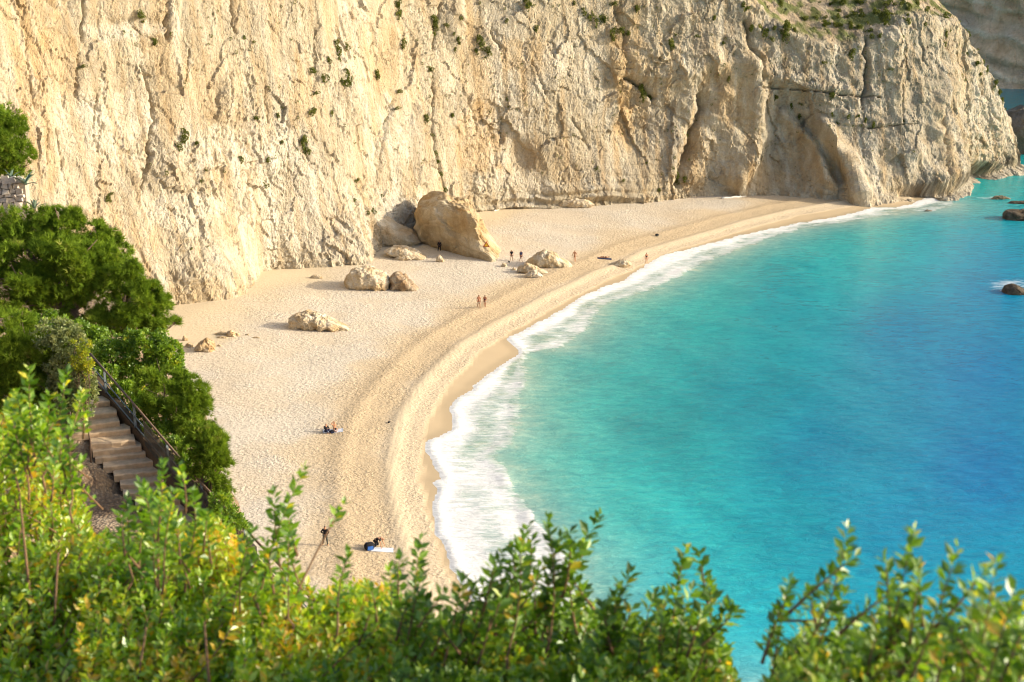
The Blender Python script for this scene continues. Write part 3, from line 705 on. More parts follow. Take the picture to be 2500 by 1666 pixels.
# ================================================================== ROCKS
def rock_mesh(name, outline, cx, by, s, seed, depth=0.8, power=0.75, rough=0.10, col=(0.54, 0.44, 0.30), col2=(0.64, 0.56, 0.42), nt=72, nph=36, sink=0.06, strat=0.0, over=0.0, skew=0.0):
    """outline in photograph pixels -> a lump with that profile and real depth; origin at the foot"""
    o = np.array(outline, float); ox = (o[:, 0] - cx) * s; oz = (by - o[:, 1]) * s / 0.972
    oz = oz - sink * (oz.max() - oz.min())
    mx, mz = (ox.max() + ox.min()) / 2, (oz.max() + oz.min()) / 2
    W, H = ox.max() - ox.min(), oz.max() - oz.min()
    poly = np.stack([np.append(ox, ox[0]), np.append(oz, oz[0])], 1)
    th = np.linspace(0, 2 * math.pi, nt, endpoint=False); r = np.zeros(nt)
    for i, t in enumerate(th):
        c_, s_ = math.cos(t), math.sin(t); best = 0
        for (x0, y0), (x1, y1) in zip(poly[:-1], poly[1:]):
            ex, ey = x1 - x0, y1 - y0; den = c_ * ey - s_ * ex
            if abs(den) < 1e-9: continue
            k_ = ((x0 - mx) * ey - (y0 - mz) * ex) / den; m_ = ((x0 - mx) * s_ - (y0 - mz) * c_) / den
            if k_ > 0 and -1e-6 <= -(-m_) <= 1 + 1e-6: best = max(best, k_)
        r[i] = best
    r[r == 0] = r[r > 0].mean() if (r > 0).any() else W / 2
    ph = np.linspace(-math.pi / 2, math.pi / 2, nph)
    T, P_ = np.meshgrid(th, ph, indexing='ij')
    cp = np.cos(P_) ** power; sp = np.sign(np.sin(P_)) * np.abs(np.sin(P_)) ** power
    D = depth * min(W, 1.6 * H) / 2
    V = np.stack([mx + r[:, None] * cp * np.cos(T), D * sp, mz + r[:, None] * cp * np.sin(T)], -1)
    n_ = np.stack([cp * np.cos(T) / max(W, 1e-3), sp / max(2 * D, 1e-3), cp * np.sin(T) / max(H, 1e-3)], -1); n_ /= np.linalg.norm(n_, axis=-1)[..., None] + 1e-9
    q_ = V / (0.30 * min(W, H) + 0.05) + seed * 7.7
    dsp = rough * min(W, H) * (0.55 * fbm(q_, 4) + 0.45 * (ridged(q_ * 0.8 + 5, 4) - 0.9) * 0.6)
    w1, w2, wid = worley(q_ * 0.9, seed)
    dsp += rough * 0.8 * min(W, H) * (np.random.default_rng(seed).random(256) - 0.5)[wid] * sstep(0, 0.25, w2 - w1)
    if strat: dsp += strat * np.sin((V[..., 2] * 0.8 - V[..., 0] * 0.6) * 16 / H + 2 * fbm(q_, 2))
    dsp -= 0.22 * rough * min(W, H) * np.exp(-(perlin(q_ * 0.55 + 21) / 0.05) ** 2) + 0.16 * rough * min(W, H) * np.exp(-(perlin(q_ * 1.2 + 11) / 0.06) ** 2)
    V = V + n_ * dsp[..., None]
    V[..., 1] -= over * (V[..., 2] - mz) + skew * (V[..., 0] - mx)
    cm = fbm(q_ * 0.7 + 3, 3)
    cl = mixz(np.broadcast_to(np.array(col), V.shape).copy(), np.array(col2), sstep(-0.1, 0.5, cm)); cl = mixz(cl, np.array(col) * np.array((0.95, 0.8, 0.6)), sstep(0.1, 0.6, -cm) * 0.6)
    i = np.arange(nt * nph).reshape(nt, nph); i2 = np.vstack([i, i[:1]])
    F = np.stack([i2[:-1, :-1], i2[1:, :-1], i2[1:, 1:], i2[:-1, 1:]], -1).reshape(-1, 4)[:, ::-1]
    return mesh_np(name, V, F, M_BOULDER, False, {'col': cl.reshape(-1, 3)})
def boulder(outline, seed, label, name='boulder', cat='boulder', group=None, base=None, z=None, turn=0, push=None, **kw):
    o = np.array(outline, float); cx = (o[:, 0].min() + o[:, 0].max()) / 2; by = o[:, 1].max() if base is None else base
    g = ground(cx, by) if z is None else G(cx, by, z)
    dep = project(g)[2]; s = dep / FPX
    W = (o[:, 0].max() - o[:, 0].min()) * s; H = (by - o[:, 1].min()) * s
    D = kw.get('depth', 0.8) * min(W, 1.6 * H) / 2
    if push is None: push = D * 0.55
    p = at(cx, by, dep + push)
    me_ = rock_mesh(name, outline, cx, by, (dep + push) / FPX, seed, **kw)
    o_ = obj(name, me_, None, p, (0, 0, R(turn)))
    return tag(o_, label, cat, group)
big = boulder([(1018,592),(1011,560),(1013,535),(1024,508),(1046,492),(1078,484),(1120,486),(1146,493),(1163,510),(1178,540),(1196,572),(1216,596),(1230,622),(1222,634),(1205,636),(1170,631),(1120,620),(1070,606)], 3,
    'huge leaning boulder with a triangular warning sign near the cliff foot', depth=0.9, power=0.42, rough=0.105, over=0.22, skew=0.85, push=9.6, nt=200, nph=110, sink=0.02, base=636, col=(0.45, 0.35, 0.21), col2=(0.54, 0.45, 0.31))
boulder([(888,585),(886,545),(900,526),(922,519),(948,530),(975,550),(1008,562),(1030,585),(1000,598),(930,596)], 4, 'pale sloping rock in the shade between the cliff and the leaning boulder', rough=0.07, nt=90, nph=44, depth=0.9, base=598)
boulder([(844,698),(842,678),(858,656),(880,648),(905,650),(940,664),(956,684),(950,702),(905,706),(860,704)], 5, 'pale blocky boulder with a long shadow beside a brown layered rock', rough=0.11, nt=100, nph=50)
boulder([(950,700),(954,672),(966,663),(986,668),(1008,688),(1022,704),(1010,709),(975,707)], 9, 'brown layered rock leaning on the pale blocky boulder', 'layered_rock', 'rock', strat=0.12, col=(0.33, 0.25, 0.17), col2=(0.42, 0.34, 0.24), depth=0.9)
boulder([(704,800),(705,776),(722,763),(752,758),(790,768),(825,784),(855,798),(850,806),(760,806)], 12, 'rough cream boulder tapering to one side, alone on open sand', rough=0.16, nt=110, nph=50)
boulder([(474,850),(490,832),(505,822),(520,832),(526,848),(522,858),(500,856)], 14, 'small brown rock with broken pieces round it near the evergreens', 'beach_rock', 'rock', rough=0.2, col=(0.46,0.34,0.2), col2=(0.56,0.45,0.3))
for k, (x, y, w, h) in enumerate([(452,832,14,14),(462,848,22,12),(428,848,20,16),(512,858,12,10),(498,858,10,8),(440,858,14,6),(535,846,12,5)]):
    boulder([(x-w/2,y),(x-w/2.4,y-h*.6),(x,y-h),(x+w/2.4,y-h*.55),(x+w/2,y)], 20+k, 'broken fist-shaped stone beside the small brown rock near the evergreens', 'beach_rock', 'rock', 'stones round the small brown rock', rough=0.2, nt=32, nph=16, col=(0.5,0.38,0.23), col2=(0.6,0.48,0.33))
for k, (x, y, w, h) in enumerate([(543,818,42,9),(566,822,26,17),(542,826,28,6),(604,819,12,4),(625,826,20,4),(580,821,10,8)]):
    boulder([(x-w/2,y),(x-w/2.4,y-h*.6),(x,y-h),(x+w/2.4,y-h*.55),(x+w/2,y)], 30+k, 'low broken stone in the loose row between rough cream boulder and evergreens', 'beach_rock', 'rock', 'low stones in a loose row', rough=0.2, nt=36, nph=16, col=(0.55,0.43,0.27), col2=(0.62,0.5,0.35))
boulder([(752,679),(765,671),(782,672),(792,680)], 41, 'low pale stone on the sand behind the pale blocky boulder', 'beach_rock', 'rock', rough=0.16, nt=48, nph=24)
boulder([(938,612),(960,601),(990,600),(1020,612),(1046,628),(1030,632),(990,626),(950,620)], 43, 'flat sloping slab of rock before the shaded cliff alcove', 'rock_slab', 'rock', rough=0.10, depth=1.3)
boulder([(958,633),(975,624),(998,622),(1006,632),(990,636)], 44, 'small rock at the foot of the flat sloping slab', 'beach_rock', 'rock', rough=0.14, nt=48, nph=24)
boulder([(1065,637),(1068,625),(1074,622),(1084,634),(1085,640),(1072,640)], 45, 'small upright pointed stone in front of the huge leaning boulder', 'beach_rock', 'rock', rough=0.10, nt=48, nph=24)
boulder([(1278,645),(1290,632),(1306,620),(1326,611),(1340,611),(1360,618),(1366,628),(1388,636),(1398,648),(1392,652),(1330,653),(1290,650)], 47, 'wide cream boulder with a shaded flank between two groups of walkers', rough=0.09, nt=110, nph=54, col=(0.52,0.42,0.27))
boulder([(1260,660),(1270,648),(1288,643),(1308,650),(1330,660),(1347,666),(1330,668),(1290,668)], 48, 'low dark-sided rock in front of the wide cream boulder', 'beach_rock', 'rock', rough=0.13, nt=64, nph=32)
boulder([(1278,674),(1290,664),(1304,658),(1318,666),(1326,674),(1312,678),(1290,678)], 49, 'low rough rock with white top closest to the shore below the wide cream boulder', 'beach_rock', 'rock', rough=0.15, nt=64, nph=32, col=(0.6,0.52,0.4), col2=(0.7,0.63,0.5))
boulder([(1222,651),(1228,641),(1236,644),(1238,652)], 50, 'little stone beside the two walkers near the leaning boulder', 'beach_rock', 'rock', rough=0.15, nt=32, nph=16)
boulder([(1246,660),(1254,652),(1262,660)], 51, 'tiny stone at the end of the low dark-sided rock', 'beach_rock', 'rock', rough=0.15, nt=32, nph=16)
boulder([(1488,644),(1505,639),(1522,633),(1536,636),(1542,645),(1530,651),(1505,650)], 52, 'low pale boulder near the swash beside the sunbather', 'beach_rock', 'rock', rough=0.16, nt=72, nph=36, depth=1.1)
boulder([(1352,503),(1362,488),(1390,480),(1430,484),(1452,498),(1440,505),(1390,507)], 53, 'broad low boulder against the bedded foot of the cliff', rough=0.12, nt=72, nph=36)
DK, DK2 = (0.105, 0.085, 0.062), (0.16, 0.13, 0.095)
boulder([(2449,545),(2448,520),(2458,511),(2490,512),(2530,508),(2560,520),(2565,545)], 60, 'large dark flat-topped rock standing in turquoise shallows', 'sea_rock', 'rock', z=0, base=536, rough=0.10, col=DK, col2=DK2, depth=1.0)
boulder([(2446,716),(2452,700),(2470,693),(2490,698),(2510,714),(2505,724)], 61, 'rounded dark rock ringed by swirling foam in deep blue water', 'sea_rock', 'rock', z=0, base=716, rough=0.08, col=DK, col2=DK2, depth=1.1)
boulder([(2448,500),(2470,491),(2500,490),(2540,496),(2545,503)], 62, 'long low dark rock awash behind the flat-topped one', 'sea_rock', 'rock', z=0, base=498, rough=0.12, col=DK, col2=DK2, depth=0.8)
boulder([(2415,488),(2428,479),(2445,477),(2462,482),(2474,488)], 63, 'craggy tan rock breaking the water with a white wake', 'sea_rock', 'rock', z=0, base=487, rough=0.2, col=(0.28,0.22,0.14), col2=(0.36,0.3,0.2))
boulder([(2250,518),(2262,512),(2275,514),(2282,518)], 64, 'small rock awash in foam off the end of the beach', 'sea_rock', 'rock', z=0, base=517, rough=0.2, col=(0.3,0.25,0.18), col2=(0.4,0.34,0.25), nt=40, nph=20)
# rock wall behind the headland tip, its shade put into the dark stone colour
g = G(2530, 405, 0)
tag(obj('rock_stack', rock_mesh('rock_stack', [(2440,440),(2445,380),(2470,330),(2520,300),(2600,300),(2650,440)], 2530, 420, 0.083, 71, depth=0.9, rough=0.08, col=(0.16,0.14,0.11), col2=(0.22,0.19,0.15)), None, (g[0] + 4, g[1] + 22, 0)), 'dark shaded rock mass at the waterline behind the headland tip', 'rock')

# ================================================================== PLANTS
def leaf_template(k):
    """unit leaf along +x, lying in xy; 2 quads folded on the midrib"""
    return (np.array([[0,0,0],[0.5,0.25,0.05],[1,0,-0.06],[0.5,-0.25,0.05],[0.5,0,-0.03]]), np.array([[0,4,1],[1,4,2],[0,3,4],[3,2,4]]))
def frames(dirs, rs, roll=None):
    """orthonormal frames whose x axis is dirs"""
    d_ = dirs / (np.linalg.norm(dirs, axis=1)[:, None] + 1e-9)
    a = rs.normal(size=d_.shape); y = np.cross(d_, a); y /= np.linalg.norm(y, axis=1)[:, None] + 1e-9
    z = np.cross(d_, y); return d_, y, z
def stamp(tv, tf, pos, fx, fy, fz, size):
    n = len(pos); V = pos[:, None, :] + size[:, None, None] * (tv[None, :, 0, None] * fx[:, None] + tv[None, :, 1, None] * fy[:, None] + tv[None, :, 2, None] * fz[:, None])
    F = tf[None] + (np.arange(n) * len(tv))[:, None, None]
    return V.reshape(-1, 3), F.reshape(-1, tf.shape[1])

# ---- crowns from blobs (centre px, py, radius px) at a distance
SPRAY_V, SPRAY_F = [], []
for k in range(8):
    a = (k - 3.5) * 0.36; l = 1.0 - 0.11 * abs(k - 3.5); c_, s_ = math.cos(a), math.sin(a); b0 = len(SPRAY_V)
    for x, y in ((0.0, -0.055), (l, 0.02 * (k % 2)), (0.1, 0.075)):
        SPRAY_V.append([x * c_ - y * s_, x * s_ + y * c_, 0.30 * math.sin(k * 2.1) * x])
    SPRAY_F += [[b0, b0 + 1, b0 + 2]]
SPRAY_V = np.array(SPRAY_V); SPRAY_F = np.array(SPRAY_F)
LT_V, LT_F = leaf_template(0)
CL_V, CL_F = [], []
_r = np.random.default_rng(3)
for k in range(9):
    dr = _r.normal(size=3); dr[0] = abs(dr[0]) + 0.3; dr /= np.linalg.norm(dr)
    fx, fy, fz = frames(dr[None], _r); v_, f_ = stamp(LT_V[:4], np.array([[0,3,1],[1,3,2]]), (dr * 0.35 * _r.random())[None], fx, fy, fz, np.array([0.62]))
    CL_F.append(f_ + len(CL_V) * 4); CL_V.append(v_)
CL_V = np.concatenate(CL_V); CL_F = np.concatenate(CL_F)
def crown(name, blobs, density, size, tv, tf, mat, seed, parent, inner=0.35, up=0.45, holes=0.04):
    """blobs: (x,y,z,rx,ry,rz) world; leafy sprays through the outer part of every blob, clumped and gappy"""
    rs = np.random.default_rng(seed); VV, FF, RR = [], [], []; base = 0
    for (x, y, z, rx, ry, rz) in blobs:
        area = 4 * math.pi * ((rx * ry) ** 1.6 / 3 + (rx * rz) ** 1.6 / 3 + (ry * rz) ** 1.6 / 3) ** (1 / 1.6)
        n = int(area * density)
        u = rs.normal(size=(n, 3)); u /= np.linalg.norm(u, axis=1)[:, None]
        lump = 1 + 0.26 * perlin(u * 2.3 + seed + x) + 0.12 * perlin(u * 5.1 + seed)
        depth = np.where(rs.random(n) < inner, 0.45 + 0.45 * rs.random(n), 0.86 + 0.2 * rs.random(n))
        p = np.stack([x + u[:, 0] * rx * lump * depth, y + u[:, 1] * ry * lump * depth, z + u[:, 2] * rz * lump * depth], 1)
        clump = perlin(p / (size * 2.6) + seed) + 0.5 * perlin(p / (size * 6) + seed + 9)
        keep = (clump > -holes) & (p[:, 2] > z - 0.92 * rz)
        p, u, clump = p[keep], u[keep], clump[keep]; n = len(p)
        if not n: continue
        dr = u * 0.8 + rs.normal(0, 0.42, (n, 3)); dr[:, 2] += up
        fx, fy, fz = frames(dr, rs)
        V, F = stamp(tv, tf, p, fx, fy, fz, size * (0.6 + 0.8 * rs.random(n)))
        VV.append(V); FF.append(F + base); base += len(V)
        rv = np.clip(0.45 + 0.45 * clump + rs.normal(0, 0.17, n), 0, 1); RR.append(np.repeat(rv, len(tv)))
    me_ = mesh_np(name, np.concatenate(VV), np.concatenate(FF), mat, False, {'rnd': np.concatenate(RR)})
    o = obj(name, me_, parent); return kind(o, 'stuff')
def wblobs(pb, depth, loc, ys=0.9):
    out = []
    for (px, py, rx, ry, *dd_) in pb:
        D_ = depth + (dd_[0] if dd_ else 0); p = at(px, py, D_) - np.array(loc); s_ = D_ / FPX
        out.append((p[0], p[1], p[2], rx * s_, (rx + ry) / 2 * s_ * ys, ry * s_ / 0.95))
    return out
def limb_tree(parent, blobs, base_r, seed, mat=M_BARK):
    """a trunk that forks into limbs running up into the blobs; base at the origin"""
    rs = np.random.default_rng(seed); mb = MB()
    c = np.mean([b[:3] for b in blobs], 0); fork = np.array([c[0] * 0.25, c[1] * 0.25, max(0.4, c[2] * 0.4)])
    mid = fork * 0.5 + rs.normal(0, 0.06, 3)
    mb.tube([(0, 0, -0.35), mid, fork], [base_r * 1.25, base_r, base_r * 0.85], 9)
    trunk = obj('trunk', mb.mesh('trunk', mat, True), parent)
    for b in blobs:
        m2 = MB(); e = np.array(b[:3]); h = fork * 0.4 + e * 0.6 + rs.normal(0, 0.15, 3); h[2] -= 0.15 * b[5]
        m2.tube([fork * 0.96, h, e], [base_r * 0.6, base_r * 0.38, base_r * 0.12], 6)
        for _ in range(5):
            q = e + rs.normal(0, 0.55, 3) * np.array(b[3:6]); m2.tube([h, (h + q) / 2 + rs.normal(0, 0.1, 3), q], [base_r * 0.22, base_r * 0.15, base_r * 0.05], 4)
        obj('limb', m2.mesh('limb', mat, True), parent)
def woody(name, label, cat, basepx, depth, pb, dens, size, mat, seed, template='spray', group=None, base_r=0.16, **kw):
    b = at(basepx[0], basepx[1], depth); z = hz1(b[0], b[1])
    t = thing(name, label, cat, (b[0], b[1], z), None, group); loc = (b[0], b[1], z)
    bl = wblobs(pb, depth, loc); main_bl = list(bl)
    if template == 'spray':      # smaller tufts standing off the main masses
        rs = np.random.default_rng(seed + 5)
        for (x, y, z, rx, ry, rz) in main_bl:
            for _ in range(5):
                u = rs.normal(size=3); u /= np.linalg.norm(u); u[2] = abs(u[2]) * 0.9 - 0.1; f = rs.uniform(0.28, 0.45); m_ = rs.uniform(0.85, 1.08)
                bl.append((x + u[0] * rx * m_, y + u[1] * ry * m_, z + u[2] * rz * m_, rx * f, ry * f, rz * f * 1.15))
        dens *= 0.72
    crown('crown', bl, dens, size, *((SPRAY_V, SPRAY_F) if template == 'spray' else (CL_V, CL_F)), mat, seed, t, **kw)
    limb_tree(t, main_bl, base_r, seed)
    return t
# evergreens on the slope, left
woody('juniper_tree', 'large spreading juniper with a bare twisted trunk above the steps', 'tree', (190, 830), 58,
      [(60,600,95,80),(140,570,75,52),(30,690,90,80,-2),(150,660,110,80,-1),(220,610,60,55,1),(265,660,62,80,1),(120,740,90,55,-1)], 230, 0.24, L_JUNI, 101, base_r=0.3)
woody('juniper_tree', 'dark juniper leaning out over the sand past the large spreading juniper', 'tree', (300, 800), 57,
      [(310,700,60,60),(350,740,52,50),(385,755,34,34,1),(300,770,70,40),(250,790,60,34),(340,790,60,28),(428,788,10,12,1)], 230, 0.23, L_JUNI, 102, base_r=0.2)
woody('evergreen_bush', 'rounded green bush above the rubble stone wall', 'bush', (20, 440), 80,
      [(10,350,58,80),(-60,360,80,90),(50,390,30,42)], 130, 0.28, L_JUNI, 103)
woody('juniper_bush', 'bright green juniper left of the top steps', 'bush', (60, 1010), 45,
      [(20,850,75,90),(80,880,70,80),(30,960,80,60),(110,950,55,55),(-40,900,80,100)], 280, 0.20, L_JUNI, 104, base_r=0.12)
woody('olive_bush', 'grey-green small-leaved bush overhanging the top steps', 'bush', (165, 1000), 44.5,
      [(140,830,55,45),(205,985,26,30),(215,950,20,40),(170,880,50,70),(165,960,48,50),(195,930,30,60),(120,1000,40,30)], 170, 0.15, L_OLIVE, 105, 'cluster', base_r=0.07)
woody('yellow_bush', 'yellowing shrub beside the grey-green bush at the railing top', 'bush', (200, 905), 43.8,
      [(205,850,16,24),(190,885,14,20),(214,880,12,26),(180,845,12,12),(208,915,10,16)], 170, 0.13, L_YELL, 106, 'cluster', base_r=0.03)
woody('lentisk_bush', 'glossy lentisk bush behind the top of the railing', 'bush', (330, 920), 50,
      [(290,870,60,50),(360,860,60,55),(400,880,45,50),(330,920,70,40),(410,920,45,40)], 190, 0.17, L_LENT, 107, 'cluster', base_r=0.08)
woody('juniper_bush', 'dense juniper on the beach side of the railing middle', 'bush', (430, 1020), 46,
      [(400,960,60,55),(450,960,40,50),(430,1010,60,50),(480,1010,35,50),(470,1050,50,45)], 300, 0.19, L_JUNI, 108, base_r=0.1)
woody('juniper_bush', 'upright juniper at the lower end of the railing', 'bush', (500, 1200), 42.5,
      [(500,1090,45,50),(530,1110,34,55),(520,1160,45,45),(545,1190,28,40),(480,1130,40,40)], 320, 0.18, L_JUNI, 109, base_r=0.1)
woody('lentisk_bush', 'low lentisk bush under the lower railing by the sand edge', 'bush', (560, 1260), 40.5,
      [(545,1240,34,34),(575,1290,26,30)], 200, 0.16, L_LENT, 110, 'cluster', base_r=0.05)

woody('lentisk_bush', 'dark undergrowth below the trunk of the large spreading juniper', 'bush', (200, 880), 52,  # bush added to fill the spot where dark shadow lies under the juniper
      [(180,830,60,40),(235,835,40,34),(120,810,60,40)], 200, 0.17, L_LENT, 111, 'cluster', base_r=0.06)
woody('lentisk_bush', 'long low lentisk hedge hugging the beach side of the railing', 'bush', (350, 1050), 45.5,
      [(262,925,30,30,2.6),(305,965,34,30,1.8),(345,1010,34,32,1.0),(385,1060,36,34,.2),(425,1105,36,34,-.6),(462,1150,34,34,-1.3),(500,1205,34,34,-2.0),(535,1250,30,30,-2.6)], 210, 0.16, L_LENT, 112, 'cluster', base_r=0.05)
# ---- agaves and the rubble wall, upper left
M_AGAVE = simple('agave_leaf', (0.15, 0.22, 0.15), 0.5, 0.2, 3, 0.4)
def agave(px, py, depth, n, L, seed, label):
    b = at(px, py, depth); z = hz1(b[0], b[1]); b[2] = max(b[2], z)
    t = thing('agave', label, 'plant', b); rs = np.random.default_rng(seed)
    for k in range(n):
        a = 2.4 * k + rs.normal(0, 0.2); el = R(20 + 60 * rs.random()); l = L * (0.7 + 0.5 * rs.random()); mb = MB(); rows = []
        for j in range(6):
            s_ = j / 5; w = 0.10 * L * (1 - s_) ** 0.8 * (0.6 + 1.2 * min(s_ * 3, 1) * 0.5) + 0.004; rr = l * s_ * math.cos(el) ; zz = l * (s_ * math.sin(el) - 0.30 * s_ * s_)
            ca, sa = math.cos(a), math.sin(a)
            rows += [[rr*ca - w*sa, rr*sa + w*ca, zz + 0.02], [rr*ca, rr*sa, zz - 0.03 * L], [rr*ca + w*sa, rr*sa - w*ca, zz + 0.02]]
        mb.add(rows, [[3*j+i, 3*j+i+1, 3*j+i+4, 3*j+i+3] for j in range(5) for i in range(2)])
        obj('leaf', mb.mesh('leaf', M_AGAVE, True), t)
M_STONE = simple('wall_stone', (0.52, 0.46, 0.38), 0.92, 0.35, 2.5, 0.1, 0.05)
M_MORTAR = simple('wall_mortar', (0.40, 0.34, 0.27), 0.95, 0.25, 6, 0.1, 0.03)
wc_ = at(25, 535, 76); wt = at(25, 440, 76)
wall = thing('rubble_wall', 'whitish rubble stone wall below the rounded bush and agaves', 'wall', (wc_[0] - 1.0, wc_[1], hz1(wc_[0], wc_[1]) - 0.2))
wh = wt[2] - wall.location.z
mb = MB(); mb.box((0, 0.35, wh / 2), (3.9, 0.6, wh)); obj('core', mb.mesh('core', M_MORTAR), wall)
yy = 0.12; rs = np.random.default_rng(9)
while yy < wh - 0.05:
    h = 0.20 + 0.16 * rs.random(); xx = -1.95
    while xx < 1.9:
        w = 0.22 + 0.26 * rs.random(); mb = MB(); mb.box((xx + w / 2, 0.02 - 0.05 * rs.random(), yy + h / 2), (w - 0.02, 0.24, (h - 0.02) * rs.uniform(0.8, 1.15)), 0, 0.04, 0.88)
        if xx + w < 1.98: obj('stone', mb.mesh('stone', M_STONE), wall)
        xx += w
    yy += h
agave(62, 452, 75.2, 14, 1.0, 1, 'large blue-grey agave beside the end of the rubble wall')
agave(84, 510, 74.6, 14, 0.75, 2, 'smaller agave below the end of the rubble wall')
agave(28, 437, 76.6, 10, 0.7, 4, 'agave growing on top of the rubble wall')

# ---- steps and railing
M_STEP = simple('weathered_concrete', (0.56, 0.41, 0.26), 0.92, 0.28, 3.5, 0.1, 0.02)
M_RAIL = simple('rusty_steel', (0.20, 0.13, 0.085), 0.7, 0.4, 8, 0.3)
M_PIPE = simple('blue_grey_pipe', (0.14, 0.17, 0.19), 0.45, 0.25, 6, 0.5)
M_KERBW = simple('brown_concrete', (0.12, 0.085, 0.055), 0.95, 0.35, 2.0, 0.1, 0.03)  # plain dark brown for the kerb wall
stair = thing('beach_steps', 'worn concrete steps going down the slope beside the railing', 'steps', (-13.6, 43.6, 34.6))
NS = 19; prev = None
RPX = [(217,860),(326,986),(407,1081),(491,1179),(631,1326)]
srs = np.random.default_rng(12)
zz = 34.75
for k, (xl, xr, py) in enumerate(step_px):
    # the front edge of each tread, stepping down 0.17 m each
    zz = 34.75 - 0.172 * k
    l = G(xl, py + 6, zz); r = G(xr, py - 6, zz)
    if k == 0: pass
    dirx = (r - l)[:2]; w = np.hypot(*dirx); rz_ = math.atan2(dirx[1], dirx[0]); run = 0.62
    cmid = (l + r) / 2; off = np.array([-math.sin(rz_), math.cos(rz_)]) * run / 2
    mb = MB()
    nx = 7; V = []; 
    for j in range(nx):
        u = -w / 2 + w * j / (nx - 1); e1 = srs.normal(0, 0.018); e2 = srs.normal(0, 0.012)
        V += [[u, -run/2 + e1 + 0.02, -0.24], [u, -run/2 + e1, -0.035 + e2], [u, -run/2 + e1 + 0.035, e2], [u, run/2, e2 * 0.5], [u, run/2, -0.24]]
    Fq = [[5*j+i, 5*j+i+5, 5*j+(i+1) % 5+5, 5*j+(i+1) % 5] for j in range(nx-1) for i in range(5)]
    mb.add(V, Fq + [[0,1,2,3,4], [5*(nx-1)+i for i in range(5)][::-1]])
    s_ = obj('step', mb.mesh('step', M_STEP), stair, (cmid[0] + off[0] + 13.6, cmid[1] + off[1] - 43.6, zz - 34.6 - 0.0), (0, 0, rz_))
# railing line on the beach side
rail_w = []
for px, py in RPX:
    # depth from the step beside it
    D_ = np.interp(px, [217, 326, 407, 491, 631], [47.6, 45.4, 43.8, 42.3, 40.3]); rail_w.append(at(px, py, D_))
rail_w = np.array(rail_w)
ext = rail_w[-1] + (rail_w[-1] - rail_w[-2]) * 0.9; rail_full = np.vstack([rail_w, ext])
rail = thing('stair_railing', 'rusty steel handrail with posts and two blue-grey pipes beside the steps', 'railing', rail_w[1] - np.array([0, 0, 1.0]))
rl = np.array(rail.location)
mb = MB(); mb.tube(rail_full - rl, 0.035, 8); obj('handrail', mb.mesh('handrail', M_RAIL, True), rail)
for dz_ in (0.42, 0.74):
    mb = MB(); mb.tube(rail_full - rl - np.array([0, 0, dz_]), 0.022, 6); obj('pipe', mb.mesh('pipe', M_PIPE, True), rail)
for tpt in (0.35, 1.0, 2.0, 3.0, 3.75, 4.5):
    i = int(tpt); p = rail_full[i] + (rail_full[min(i+1, 5)] - rail_full[i]) * (tpt - i) - rl
    mb = MB(); mb.box((p[0], p[1], p[2] - 0.52), (0.07, 0.05, 1.04), 0.6); obj('post', mb.mesh('post', M_PIPE), rail)
# dark brown kerb wall under the railing, dusty sheet on its lower half
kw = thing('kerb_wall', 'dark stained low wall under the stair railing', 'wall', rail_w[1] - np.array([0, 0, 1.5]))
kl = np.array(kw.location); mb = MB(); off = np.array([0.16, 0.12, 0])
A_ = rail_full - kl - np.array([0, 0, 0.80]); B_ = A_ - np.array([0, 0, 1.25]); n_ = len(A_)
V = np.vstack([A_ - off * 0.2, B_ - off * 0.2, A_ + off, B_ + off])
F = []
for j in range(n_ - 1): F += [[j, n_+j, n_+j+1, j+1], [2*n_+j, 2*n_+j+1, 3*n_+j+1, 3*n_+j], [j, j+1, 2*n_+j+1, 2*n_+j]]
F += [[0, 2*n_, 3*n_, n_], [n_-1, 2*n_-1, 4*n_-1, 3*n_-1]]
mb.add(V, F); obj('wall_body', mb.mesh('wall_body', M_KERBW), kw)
def sheet_mat():
    m, ns, ls, b = new_mat('dusty_sheet'); n = noise_node(ns, ls, 3, 5, 0.6, mapping(ns, ls))
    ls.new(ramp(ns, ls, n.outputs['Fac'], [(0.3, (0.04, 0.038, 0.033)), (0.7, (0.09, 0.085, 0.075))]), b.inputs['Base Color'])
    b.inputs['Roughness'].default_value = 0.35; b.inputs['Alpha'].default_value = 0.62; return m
M_SHEET = sheet_mat()
i0 = rail_full[1] + (rail_full[2] - rail_full[1]) * 0.35 - rl
P_ = [i0] + [rail_full[j] - rl for j in (2, 3, 4)]
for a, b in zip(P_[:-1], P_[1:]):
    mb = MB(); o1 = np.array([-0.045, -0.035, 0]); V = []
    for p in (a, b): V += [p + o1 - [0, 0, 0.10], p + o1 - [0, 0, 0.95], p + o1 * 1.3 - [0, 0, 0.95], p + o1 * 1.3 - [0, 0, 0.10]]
    mb.add(V, [[0,1,5,4],[3,7,6,2],[0,4,7,3],[1,2,6,5],[0,3,2,1],[4,5,6,7]]); obj('infill_sheet', mb.mesh('infill_sheet', M_SHEET), rail)

